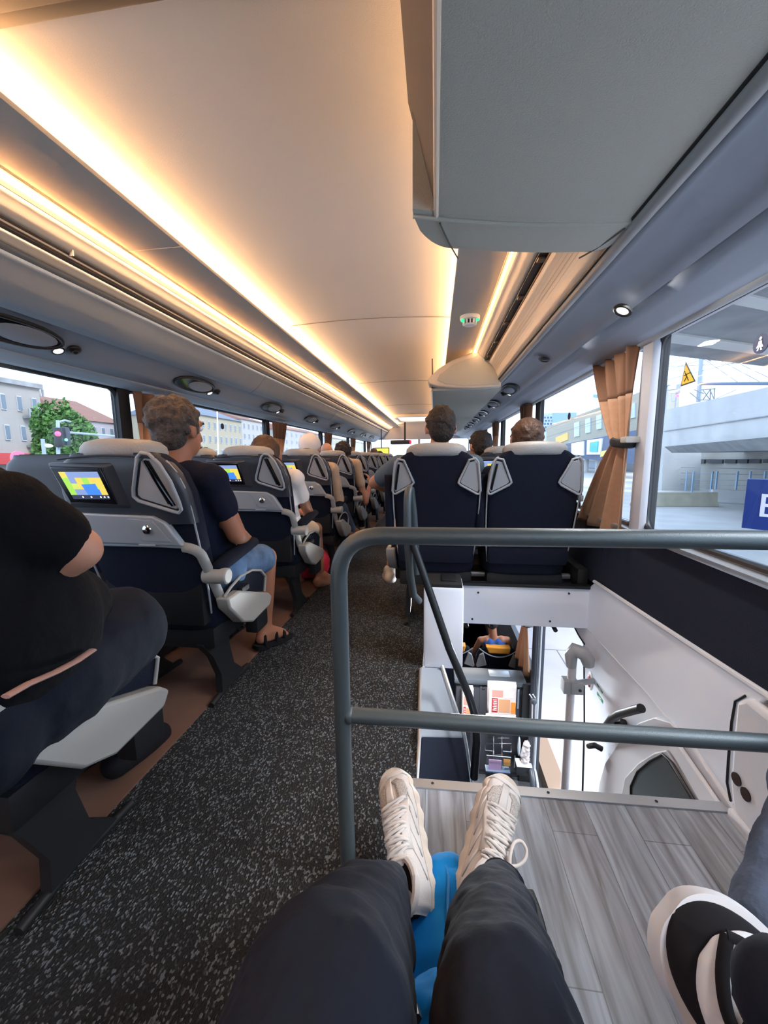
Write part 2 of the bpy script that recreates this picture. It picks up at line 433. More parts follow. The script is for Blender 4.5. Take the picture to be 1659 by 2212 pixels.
# dark textile dado right, with its seam and sill
mb = MB(); mb.hexa([(XR-.03, YB, .30), (XR, YB, .30), (XR, 10, .30), (XR-.03, 10, .30)],
                   [(XR-.012, YB, .63), (XR, YB, .63), (XR, 10, .63), (XR-.012, 10, .63)])
mb.box(XR-.024, XR-.016, 2.04, 2.046, .31, .62)
struct(mb, 'trim_1', M_dado)
mb = MB()
mb.box(XR-.035, XR+.05, YB, 10, .63, .65, bev=.006)
struct(mb, 'trim_2', M_alu)
mb = MB(); mb.box(XR+.012, XR+.045, YB, 10, .651, .665, bev=.003); struct(mb, 'trim_3', M_blackglossy)
mb = MB(); mb.box(XL-.05, XL+.03, YB, 10, .615, .635, bev=.006); struct(mb, 'trim_4', M_alu)
mb = MB(); mb.box(XL, XL+.02, YB, 10, .05, .615); struct(mb, 'trim_5', M_dado)
# rear bulkhead and front end
mb = MB(); mb.box(XL, XR, YB-.05, YB, -.05, 1.95); struct(mb, 'wall_rear', M_wallgrey)
mb = MB(); mb.box(XL, XR, YF, YF+.06, -.05, .42); mb.box(XL, XR, YF, YF+.06, 1.42, 1.95); mb.box(-.46, -.40, YF, YF+.05, .42, 1.42)
struct(mb, 'wall_front', M_wallgrey)
mb = MB(); mb.box(XL, XR, YF+.02, YF+.03, .42, 1.42); struct(mb, 'window_front', M_glass, smooth=0)
# panes with dark rubber frames
def pane(n, x, y0, y1, z0, z1, s):
    mb = MB(); mb.box(x, x+.006, y0, y1, z0, z1)
    o = mb.build('window_%d' % n, M_glass, smooth=0); o['kind'] = 'structure'
    fr = MB(); rr = .055
    pts = []
    for (cy, cz, a0) in ((y1-rr, z1-rr, 0), (y0+rr, z1-rr, 90), (y0+rr, z0+rr, 180), (y1-rr, z0+rr, 270)):
        for k in range(6):
            a = R(a0+k*18); pts.append((x-.005*s, cy+rr*math.cos(a), cz+rr*math.sin(a)))
    fr.tube(pts, .013, 8, closed=True)
    fr.build('window_frame', M_black, o)
    return o
n = 1
for a, b in zip(WPL, WPL[1:]+[YF]):
    pane(n, XL-.035, a+.045, b-.02, WSL+.005, WTL-.002, -1); n += 1
RW = []
for a, b in zip(WPR, WPR[1:]+[YF]):
    RW.append(pane(n, XR+.02, a+.04, b-.045, WSR+.02, WTR-.002, 1)); n += 1

# headliner: shallow arch between the coves, with panel seams
mb = MB(); rings = []
for y in (YB, YF):
    rings.append([])
    for k in range(25):
        u = k/24; x = -1.17 + u*1.50
        z = ZC + .842 + .035*math.sin(PI*u)
        if u < .06 or u > .94: z -= .02
        rings[-1].append((x, y, z))
mb.loft(rings, cap=False, closed=False)
for y0, y1 in ((YB, YF),):
    mb.box(-1.9, 1.1, y0, y1, ZC+.90, ZC+.96)
struct(mb, 'ceiling', M_headliner, smooth=50)
mb = MB()
for y in (2.60, 4.70, 6.8):
    pts = [(-.95+1.06*k/16, y, ZC+.8385+.035*math.sin(PI*((-.95+1.06*k/16)+1.17)/1.5)) for k in range(17)]
    mb.tube(pts, .0022, 6)
struct(mb, 'trim_6', mat('seam', (150, 138, 124), .8))
# near roof hatch rim at the top left of the view
mb = MB()
mb.box(-1.0, .0, .772, .806, ZC+.858, ZC+.872, bev=.004)
mb.box(-1.0, .0, .74, .776, ZC+.852, ZC+.860, bev=.002)
ho = mb.build('roof_hatch', mat('hatch_rim', (128, 106, 78), .5))
tag(ho, 'dark rim of a roof hatch in the pale ceiling above the aisle, nearest the viewer', 'roof hatch')
# far roof hatch
h = thing('roof_hatch', 'roof hatch with a bright pane near the front of the ceiling', 'roof hatch', (0, 0, 0))
zc = ZC+.862
mb = MB()
for (x0, x1, y0, y1) in ((-.93, .09, 8.30, 8.45), (-.93, .09, 9.50, 9.6), (-.93, -.80, 8.45, 9.5), (-.04, .09, 8.45, 9.5)):
    mb.box(x0, x1, y0, y1, zc-.045, zc+.01, bev=.012)
mb.build('frame', M_cream, h)
mb = MB(); mb.box(-.80, -.04, 8.45, 9.5, zc-.012, zc-.005); mb.build('pane', mat('hatch_pane', (240, 244, 250), .4, emit=(226, 236, 250), estr=.5), h)

# soffits between cove and rack, both sides
for nm, x0, x1, sgn in (('left', -1.14, -.93, -1), ('right', .08, .27, 1)):
    mb = MB(); mb.box(x0, x1, YB, YF, ZC+.77, ZC+.785, bev=.004)
    mb.box(x0 if sgn < 0 else x1-.02, x0+.02 if sgn < 0 else x1, YB, YF, ZC+.78, ZC+.90)
    for y in ((1.42, 3.6, 5.8) if sgn < 0 else (2.9, 5.1)): pass
    struct(mb, 'soffit_'+nm, M_soffit)
mb = MB()
for y in (1.44, 3.6, 5.8): mb.box(-1.14, -.93, y, y+.003, ZC+.7685, ZC+.77)
struct(mb, 'trim_7', M_cream)
# thin luminous edges of the coves
for k, x in enumerate((-.938, .088)):
    mb = MB(); mb.box(x-.003, x+.003, YB, YF-.3, ZC+.786, ZC+.790); struct(mb, 'trim_%d' % (8+k), M_led)

def sheet(profile, y0, y1, thick=0, name='', m=None, parent=None, smooth=40, bevel=0):
    mb = MB(); mb.loft([[(x, y0, z) for x, z in profile], [(x, y1, z) for x, z in profile]], cap=False, closed=False)
    return mb.build(name, m, parent, smooth=smooth, solid=thick, bevel=bevel)
def curve2(pts, n=6):
    """round a 2D polyline with quadratic corners"""
    out = [pts[0]]
    for i in range(1, len(pts)-1):
        a, b, c = Vector(pts[i-1]), Vector(pts[i]), Vector(pts[i+1])
        p, q = b.lerp(a, .4), b.lerp(c, .4)
        for k in range(n+1):
            t = k/n; v = p*(1-t)**2+b*2*t*(1-t)+q*t*t; out.append((v.x, v.y))
    out.append(pts[-1]); return out
# left luggage rack
rack = thing('luggage_rack', 'long grey overhead luggage rack with cream lit front along the left windows', 'luggage rack', (0, 0, 0))
sheet(curve2([(-1.695, ZC+.385), (-1.64, ZC+.395), (-1.60, ZC+.405), (-1.595, ZC+.415)]), YB, YF, .008, 'window_header', M_rackgrey, rack)
sheet(curve2([(-1.595, ZC+.412), (-1.51, ZC+.470), (-1.43, ZC+.515), (-1.42, ZC+.505)]), YB, YF, .006, 'service_channel', M_rackband, rack)
sheet(curve2([(-1.42, ZC+.503), (-1.36, ZC+.54), (-1.31, ZC+.60), (-1.283, ZC+.628)]), YB, YF, .008, 'underside', M_rackgrey, rack)
mb = MB(); mb.tube([(-1.283, YB, ZC+.634), (-1.283, YF, ZC+.634)], .012, 12); mb.build('lip', mat('lip_dark', (120, 122, 124), .6), rack)
sheet(curve2([(-1.276, ZC+.640), (-1.262, ZC+.652), (-1.245, ZC+.664)]), YB, YF, .004, 'front_lower', M_cream, rack)
mb = MB(); mb.box(-1.25, -1.228, YB, YF, ZC+.665, ZC+.672); mb.box(-1.24, -1.218, YB, YF, ZC+.678, ZC+.683); mb.build('groove', mat('groove_brown', (74, 58, 44), .6), rack)
mb = MB(); mb.box(-1.245, -1.223, YB, YF, ZC+.672, ZC+.678); mb.build('groove_rib', M_cream, rack)
sheet(curve2([(-1.222, ZC+.684), (-1.20, ZC+.70), (-1.187, ZC+.722), (-1.172, ZC+.738)]), YB, YF, .004, 'front_upper', M_cream, rack)
sheet([(-1.171, ZC+.740), (-1.150, ZC+.769)], YB, YF, .003, 'light_strip', mat('led_panel', (255, 224, 180), .5, emit=(255, 206, 150), estr=.36), rack)
mb = MB(); mb.box(-1.65, -1.16, YB, YF, ZC+.80, ZC+.81); mb.build('top_board', M_rackgrey, rack)
# dark corner bracket seam in the cream front
mb = MB(); mb.box(-1.232, -1.205, 1.262, 1.266, ZC+.675, ZC+.71); mb.build('joint', M_soffit, rack)
# fine seams across the underside
for y in (2.95, 5.2, 7.4):
    mb = MB()
    pts = [(x, y, z-.0045) for x, z in curve2([(-1.42, ZC+.503), (-1.36, ZC+.54), (-1.31, ZC+.60), (-1.283, ZC+.628)])]
    mb.tube(pts, .0018, 6); mb.build('seam', mat('seam_dark', (84, 86, 90)), rack)
# right luggage rack / duct
rr = thing('overhead_duct', 'grey overhead duct with rolled edge and cream lit front along the right windows', 'overhead duct', (0, 0, 0))
sheet(curve2([(.858, ZC+.462), (.85, ZC+.435), (.828, ZC+.438), (.82, ZC+.462)]), YB, YF, .006, 'window_header', M_racklip, rr)
sheet(curve2([(.83, ZC+.447), (.74, ZC+.462), (.645, ZC+.480)]), YB, YF, .006, 'lower_panel', M_rackband, rr)
sheet(curve2([(.645, ZC+.478), (.60, ZC+.515), (.52, ZC+.535), (.485, ZC+.535)]), YB, YF, .006, 'service_channel', M_rackband, rr)
mb = MB(); mb.tube([(.475, YB, ZC+.545), (.475, YF, ZC+.545)], .016, 14); mb.build('lip', M_racklip, rr)
mb = MB(); mb.tube([(.458, YB, ZC+.553), (.458, YF, ZC+.553)], .006, 8); mb.build('lip_seal', M_black, rr)
sheet(curve2([(.455, ZC+.556), (.44, ZC+.60), (.405, ZC+.655), (.385, ZC+.675)]), YB, YF, .004, 'front_lower', M_cream, rr)
mb = MB(); mb.box(.352, .385, YB, YF, ZC+.690, ZC+.70); mb.build('groove', M_black, rr)
for k in range(16):
    y = 1.2+k*.34; mb = MB(); mb.box(.355, .382, y, y+.03, ZC+.682, ZC+.692, bev=.003); mb.build('groove_clip', mat('clip_grey', (120, 100, 82)), rr)
mb = MB(); mb.tube([(.384, YB, ZC+.681), (.384, YF, ZC+.681)], .004, 8); mb.tube([(.391, YB, ZC+.673), (.391, YF, ZC+.673)], .002, 8); mb.build('groove_edge', mat('bronze', (150, 120, 86), .4), rr)
sheet(curve2([(.352, ZC+.700), (.33, ZC+.715), (.31, ZC+.74), (.298, ZC+.748)]), YB, YF, .004, 'front_upper', M_cream, rr)
sheet([(.297, ZC+.749), (.275, ZC+.769)], YB, YF, .003, 'light_strip', mat('led_panel', (255, 224, 180)), rr)
mb = MB(); mb.box(.29, .85, YB, YF, ZC+.80, ZC+.81); mb.build('top_board', M_rackgrey, rr)
# ribbed translucent prints along the cream front right
mb = MB()
for k in range(5):
    z0 = .60+k*.012; x0 = .447-(z0-.59)*.62
    mb.tube([(x0-.0035, 1.02, ZC+z0), (x0-.0035, 3.0, ZC+z0)], .0012, 5)
mb.build('diffuser_rib', mat('rib_gold', (248, 214, 170), .3), rr)

# service units in the left rack
def service_unit(label, loc, s, pit, big=1.0):
    """speaker grille oval + dark recess + nozzle + reading lamp lying in a channel; s=-1 left, 1 right"""
    u = thing('service_unit', label, 'speaker and reading light panel', loc, 0, 'service units in the %s rack' % ('left' if s < 0 else 'right'))
    u.rotation_euler = (0, pit, 0)
    mb = MB(); L, Wd = .190*big, .056
    ring = [(Wd*math.cos(a), L*math.copysign(abs(math.sin(a))**.85, math.sin(a)), -.004) for a in [2*PI*k/36 for k in range(36)]]
    mb.tube(ring, .008, 8, closed=True); mb.build('bezel', M_black, u)
    mb = MB(); lo = [(p[0]*.97, p[1]*.97, -.001) for p in ring]; hi = [(p[0]*.97, p[1]*.97, -.005) for p in ring]; mb.hexa(lo, hi); mb.build('recess', M_blackglossy, u)
    mb = MB(); mb.ell((0, L*.28, -.006), (Wd*.80, L*.62, .009)); mb.build('speaker_grille', M_rackband, u)
    mb = MB(); mb.ell((-.006, L+.062, -.003), (.026, .030, .012)); mb.ell((-.006, L+.062, -.012), (.013, .014, .010)); mb.build('air_nozzle', M_black, u)
    mb = MB(); mb.tube([(s*.034+.020*math.cos(a), L+.012+.022*math.sin(a), -.004) for a in [2*PI*k/20 for k in range(20)]], .004, 6, closed=True); lr = mb.build('reading_light', M_black, u)
    mb = MB(); mb.ell((s*.034, L+.012, -.004), (.018, .020, .005)); mb.build('lens', M_lampon, lr)
    return u
def su_pos_l(y): return (-1.505, y, ZC+.462)
names = ['nearest', 'second', 'third', 'fourth', 'fifth', 'sixth', 'seventh', 'eighth']
us = [1.28, 2.37, 3.54, 4.70, 5.87, 7.04, 8.2, 9.3]
u0 = None
for i, y in enumerate(us):
    lab = '%s speaker and reading light unit from the viewer in the left luggage rack' % names[i]
    if u0 is None: u0 = service_unit(lab, su_pos_l(y), -1, R(-30))
    else:
        d = dup(u0, su_pos_l(y), 0, lab); d.rotation_euler = (0, R(-30), 0)
v0 = None
for i, y in enumerate((3.24, 4.1, 4.95, 5.8, 6.65, 7.5)):
    lab = '%s oval speaker unit from the viewer in the right overhead duct' % names[i]
    if v0 is None: v0 = service_unit(lab, (.575, y, ZC+.515), 1, R(22))
    else:
        d = dup(v0, (.575, y, ZC+.515), 0, lab); d.rotation_euler = (0, R(22), 0)
# single reading lamps in the right duct
def spot(label, p, rot, dark=False):
    t = thing('reading_light', label, 'reading light', p, 0, 'round lights in the right duct'); t.rotation_euler = (0, rot, 0)
    mb = MB(); mb.tube([(.024*math.cos(a), .030*math.sin(a), -.004) for a in [2*PI*k/28 for k in range(28)]], .006, 8, closed=True); mb.build('rim', M_black, t)
    mb = MB(); mb.ell((0, 0, -.003), (.021, .026, .006)); mb.build('lens', M_seatshell if dark else M_lampon, t)
spot('lit round reading light in the right duct nearest the viewer', P(1347, 668, X=.60)+Vector((0, 0, .0)), R(30))
spot('dark round air nozzle in the right duct beside a lit reading light', P(1176, 775, Z=ZC+.505), R(15), True)
spot('small lit reading light beside the dark air nozzle in the right duct', P(1208, 781, Z=ZC+.498), R(20))

# overhead lockers hanging under the right rack
def locker(label, y0, y1, zb, xl, xr, nose):
    """box open to the back; nose: rounded front lip (near one) or fin shaped rear cap (far one)"""
    t = thing('overhead_locker', label, 'overhead locker')
    mb = MB(); dyr = .10 if nose else 0; mb.hexa([(xl+.062, y0, zb), (xr, y0, zb), (xr, y1+dyr-.012, zb), (xl+.062, y1-.012, zb)], [(xl+.062, y0, zb+.02), (xr, y0, zb+.02), (xr, y1+dyr-.012, zb+.02), (xl+.062, y1-.012, zb+.02)]); mb.build('bottom_panel', M_boxgrey, t)
    lean_ = .005 if nose else -.058
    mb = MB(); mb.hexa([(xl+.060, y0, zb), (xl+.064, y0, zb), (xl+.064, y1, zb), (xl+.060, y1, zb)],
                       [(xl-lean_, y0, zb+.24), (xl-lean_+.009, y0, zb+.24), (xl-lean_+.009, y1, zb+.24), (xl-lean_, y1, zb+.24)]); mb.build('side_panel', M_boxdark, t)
    mb = MB(); mb.tube([(xl+.060, y0, zb+.002), (xl+.060, y1, zb+.002)], .006, 8); mb.build('edge_trim', M_cream, t)
    return t
lk = locker('large grey overhead locker with a rounded front lip hanging right above the viewer', -1.5, 1.0, ZC+.55, -.062, .472, True)
def edge_y(u): return .985 + .10*u + .02*math.sin(PI*u)
N = 40; rings = []
for k in range(N+1):
    u = k/N; x = -.055 + u*.535
    cl_ = max(0, 1-u/.17); cr_ = max(0, (u-.90)/.10)
    ext = .225*math.sqrt(max(0, 1-cl_**2))*math.sqrt(max(.05, 1-.75*cr_**2)) + .004
    sec = []
    for j in range(15):
        t = j/14
        if t < .35: yy = edge_y(u)+ext*.45*(t/.35); zz = ZC+.545
        else:
            a_ = (t-.35)/.65*PI*.62; yy = edge_y(u)+ext*(.45+.55*math.sin(min(a_, PI/2))); zz = ZC+.545+.125*(1-math.cos(a_))
        sec.append((x, yy, zz+.006*(1-u)))
    sec.append((x, edge_y(u)-.02, ZC+.77)); sec.append((x, edge_y(u)-.02, ZC+.552))
    rings.append(sec)
mb = MB(); mb.loft(rings); mb.build('front_lip', M_boxgrey, lk, smooth=60)
mb = MB()
for u0_, sg in ((.115, 1), (.86, -1)):
    pts = []
    for j in range(8):
        t = j/7; u = u0_+(.10*t if sg > 0 else .09*t); x = -.055+u*.535
        pts.append((x if sg > 0 else x, edge_y(u)+(.01+.19*t if sg > 0 else .19-.17*t), ZC+.5435+(.014*t*t if sg > 0 else .014*(1-t)**2)))
    mb.tube(pts, .0022, 6)
    mb.build('lip_seam', M_boxdark, lk); mb = MB()
mb = MB(); mb.tube([(-.055+.535*k/20, edge_y(k/20), ZC+.547) for k in range(21)], .0045, 8); mb.build('lip_edge', M_boxgrey, lk)
lf = locker('grey overhead locker further along the right rack with a pale fin shaped end cap', 3.12, 8.2, ZC+.495, -.09, .49, False)
mb = MB()
outl = [(.475, ZC+.50), (.475, ZC+.76), (.455, ZC+.775), (.38, ZC+.77), (.25, ZC+.745), (.12, ZC+.70), (.02, ZC+.645), (-.045, ZC+.585), (-.06, ZC+.56), (-.05, ZC+.535), (.02, ZC+.515), (.15, ZC+.50), (.30, ZC+.495)]
mb.hexa([(x, 3.04, z) for x, z in outl], [(x, 3.22, z) for x, z in outl]); mb.build('end_cap', mat('fin_cream', (206, 198, 184), .5, bump=.1, bscale=300), lf, bevel=.008)
inn = [(.455, ZC+.515), (.455, ZC+.735), (.37, ZC+.732), (.25, ZC+.71), (.13, ZC+.668), (.03, ZC+.60), (.01, ZC+.56), (.07, ZC+.53), (.2, ZC+.513)]
mb = MB(); mb.hexa([(x, 3.035, z) for x, z in inn], [(x, 3.045, z) for x, z in inn]); mb.build('end_inlay', M_boxgrey, lf, bevel=.003)
# smoke detector
sd = thing('smoke_detector', 'small white smoke detector with green lights on the right soffit', 'smoke detector', P(1015, 683, Z=ZC+.77))
mb = MB(); mb.cyl((0, 0, -.022), (0, 0, 0), .054, .056, 28); mb.build('base', M_whitepaint, sd, bevel=.004)
mb = MB()
for k in range(12):
    a = 2*PI*k/12; mb.box(-.004, .004, .032, .040, -.045, -.02, m=Matrix.Rotation(a, 4, 'Z'))
mb.cyl((0, 0, -.05), (0, 0, -.044), .030, .036, 24); mb.build('cage', M_whitepaint, sd)
mb = MB(); mb.cyl((0, 0, -.044), (0, 0, -.021), .028, .03, 20); mb.build('sensor', M_black, sd)
for s_ in (-1, 1):
    mb = MB(); mb.ell((s_*.042, -.022, -.026), .009); mb.build('indicator', mat('green_led', (40, 230, 130), .4, emit=(40, 240, 130), estr=.6), sd)

# curtains
def curtain(label, group, x, y0, y1, ztop, zbot, s, tied=True, m1=None, m2=None, zt=None):
    t = thing('curtain', label, 'curtain', (0, 0, 0), 0, group)
    zt = zt or (zbot+.40*(ztop-zbot))
    nz, ny = 28, 44
    def surf(za, zb, nz):
        rings = []
        for i in range(nz+1):
            z = za+(zb-za)*i/nz
            if tied:
                if z > zt: q = (z-zt)/(ztop-zt); w = .30+.70*q**.75
                else: q = (zt-z)/(zt-zbot); w = .30+1.0*q**.8
            else: w = 1
            ring = []
            yc = y0 if tied == 'near' else (y0+y1)/2
            for k in range(ny+1):
                u = k/ny
                y = yc + (y1-y0)*w*(u if tied == 'near' else (u-.5)) 
                f = (.017*w+.004)*(math.sin(u*2*PI*3.2+1.1*math.sin(z*2.3)) + .45*math.sin(u*2*PI*5.7+1.3+1.7*z))
                ring.append((x - s*(.03+f+.02*(1-w if tied else 0)), y, z))
            rings.append(ring)
        return rings
    zm = ztop-.24*(ztop-zbot)
    mb = MB(); mb.loft(surf(zbot, zm, nz), cap=False, closed=False); mb.build('lower_drape', m1 or M_curtain, t, smooth=80, solid=.003)
    mb = MB(); mb.loft(surf(zm, ztop, 10), cap=False, closed=False); mb.build('upper_band', m2 or M_curtaindark, t, smooth=80, solid=.0035)
    if tied:
        yc = y0+(y1-y0)*.15 if tied == 'near' else (y0+y1)/2
        hw = (y1-y0)*.17
        mb = MB(); mb.tube([(x-s*.035+.035*math.cos(a), yc+hw*math.sin(a), zt+.008*math.sin(a)) for a in [2*PI*k/24 for k in range(24)]], .012, 8, closed=True, flat=1.6); mb.build('tieback', M_seatblack, t)
        mb = MB(); mb.box(x-s*.07, x, yc-hw-.035, yc-hw+.02, zt-.004, zt+.022, bev=.006); mb.build('hook', M_seatsilver, t)
    return t
curtain('tan curtain with brown top band tied back at the large right window', 'curtains right', XR-.005, 1.80, 2.20, 1.42, .60, 1, 'near', zt=1.02)
for i, (y, lab) in enumerate(((3.60, 'second'), (5.43, 'third'), (7.22, 'fourth'))):
    curtain('tan and brown curtain at the %s pillar of the right windows' % lab, 'curtains right', XR-.005, y, y+.34, 1.42, .64, 1, 'near')
for i, (y, lab) in enumerate(((2.06, 'nearest'), (3.94, 'second'), (5.88, 'third'), (7.76, 'fourth'), (9.64, 'fifth'))):
    curtain('tan curtain with brown top band at the %s pillar of the left windows' % lab, 'curtains left', XL+.005, y-.03, y+.30, 1.345, .62, -1, 'near')
# grey pillar cover beside the near right curtain
mb = MB(); mb.box(XR-.02, XR+.012, 1.715, 1.80, .64, 1.43, bev=.01); struct(mb, 'trim_10', M_wallgrey)

# stickers on the right pane and left pane
st = thing('sticker', 'round dark blue seat belt sticker on the large right window', 'sticker', P(1643, 742, X=XR+.012))
mb = MB(); mb.cyl((0, 0, 0), (.003, 0, 0), .026, n=32); mb.build('disc', mat('sticker_navy', (24, 42, 76), .5), st)
mb = MB()
mb.ell((-.001, 0, .013), (.0015, .0045, .005)); mb.prism([(-.007, -.002), (.007, -.002), (.005, .007), (-.005, .007)], lambda u, v, d: (d, u, v), -.0015, .0)
mb.prism([(-.012, -.010), (.012, -.010), (.008, -.003), (-.008, -.003)], lambda u, v, d: (d, u, v), -.0015, .0)
mb.prism([(-.010, -.018), (-.003, -.018), (-.002, -.011), (-.006, -.011)], lambda u, v, d: (d, u, v), -.0015, .0)
mb.prism([(.010, -.018), (.003, -.018), (.002, -.011), (.006, -.011)], lambda u, v, d: (d, u, v), -.0015, .0)
mb.build('seated_figure', M_whitepaint, st)
for (px, py, X, lab) in ((480, 921, XL-.028, 'small dark round sticker on the second left window'), (1229, 899, XR+.012, 'small dark round sticker on the second right window')):
    mb = MB(); mb.cyl((0, 0, 0), (.003, 0, 0), .024, n=24)
    tag(mb.build('sticker', mat('sticker_navy', (24, 42, 76)), loc=P(px, py, X=X)), lab, 'sticker')

# front monitor and driver-end lamp bar
mo = thing('monitor', 'small monitor with yellow and green picture hanging at the front left', 'monitor', P(824, 977, Y=9.3))
mb = MB(); mb.box(-.19, .19, 0, .04, -.11, .11, bev=.01); mb.build('housing', M_black, mo)
mb = MB(); mb.box(-.17, .17, -.006, .0, -.09, .09); mb.build('display', mat('yellow_screen', (200, 200, 60), .4, emit=(214, 214, 70), estr=.4), mo)
mb = MB(); mb.cyl((0, .02, .1), (0, .02, ZC+.86-mo.location.z), .012); mb.build('bracket', M_black, mo)
mb = MB(); p = P(868, 955, Y=9.6); mb.box(p.x-.28, p.x+.22, p.y, p.y+.2, p.z-.05, p.z+.05, bev=.02); mb.box(p.x+.05, p.x+.09, p.y+.05, p.y+.12, p.z+.04, ZC+.87)
cl = mb.build('front_display', M_black); tag(cl, 'black display housing with a red light under the front ceiling', 'display')
mb = MB(); mb.box(p.x+.19, p.x+.235, p.y-.01, p.y+.02, p.z-.035, p.z+.035); mb.build('red_lamp', mat('red_led', (255, 30, 60), .4, emit=(255, 20, 50), estr=1), cl)
# ------------------------------------------------------------------ coach seats
LEAN = .26
def bp(x, u, d):
    """point on the rear face of a backrest: u metres down from the shoulder line (z 0.985), d metres out of the face"""
    return Vector((x, LEAN*u - d, .985-u))
WIDTH = [(.38, .195), (.46, .208), (.60, .217), (.75, .222), (.86, .222), (.925, .205), (.965, .178), (.985, .150)]
def hw(z):
    for (a, wa), (b, wb) in zip(WIDTH, WIDTH[1:]):
        if a <= z <= b: return wa+(wb-wa)*(z-a)/(b-a)
    return WIDTH[0][1] if z < .38 else WIDTH[-1][1]
def wing(root, s, u0, big=1.0, open_side=True):
    """pale triangular shoulder inlay with a dark grab handle; s: +1 right, -1 left"""
    if big > 1:
        pts = [(.110, .010), (.128, -.004), (.152, .000), (.178, .030), (.200, .085), (.211, .150), (.212, .178), (.200, .188), (.182, .184), (.070, .148), (.058, .134), (.064, .112)]
    else:
        pts = [(.160, .035), (.190, .028), (.203, .045), (.214, .12), (.222, .190), (.216, .206), (.205, .206), (.122, .160), (.112, .148), (.116, .135)]
    pts = [(s*x, u+u0) for x, u in pts]
    if s < 0: pts = pts[::-1]
    cx = sum(p[0] for p in pts)/len(pts); cu = sum(p[1] for p in pts)/len(pts)
    mb = MB(); n = len(pts)
    D = .012 if big > 1 else 0.0
    rim = [bp(x, u, .010+D) for x, u in pts]
    mb.tube(rim, .0062, 8, closed=True)
    inner = [(cx+(x-cx)*.86, cu+(u-cu)*.86) for x, u in pts]
    mb.prism(inner, bp, -.02, .006+D)
    w = mb.build('shoulder_inlay', M_seatgrey if big > 1 else M_seatgrey, root, bevel=.002)
    if open_side:
        # slot and handle
        if big > 1: a, b = (.130, .020), (.186, .164)
        else: a, b = (.186, .055), (.204, .185)
        a = (s*a[0], a[1]+u0); b = (s*b[0], b[1]+u0)
        mb = MB()
        wd = .020 if big > 1 else .009
        mb.prism([(a[0]-wd*.5, a[1]), (a[0]+wd*.7, a[1]), (b[0]+wd*.4, b[1]), (b[0]-wd*.9, b[1]-.004)], bp, .0055+D, .0075+D)
        mb.build('slot', M_black, w)
        mb = MB(); pa = bp(*a, .008+D); pb = bp(*b, .008+D); mid = bp((a[0]+b[0])/2+s*.004, (a[1]+b[1])/2, .020+D)
        mb.tube(arc(pa, mid, pb, 10), .006 if big > 1 else .004, 10); mb.build('grab_handle', M_blackglossy, w)
    return w

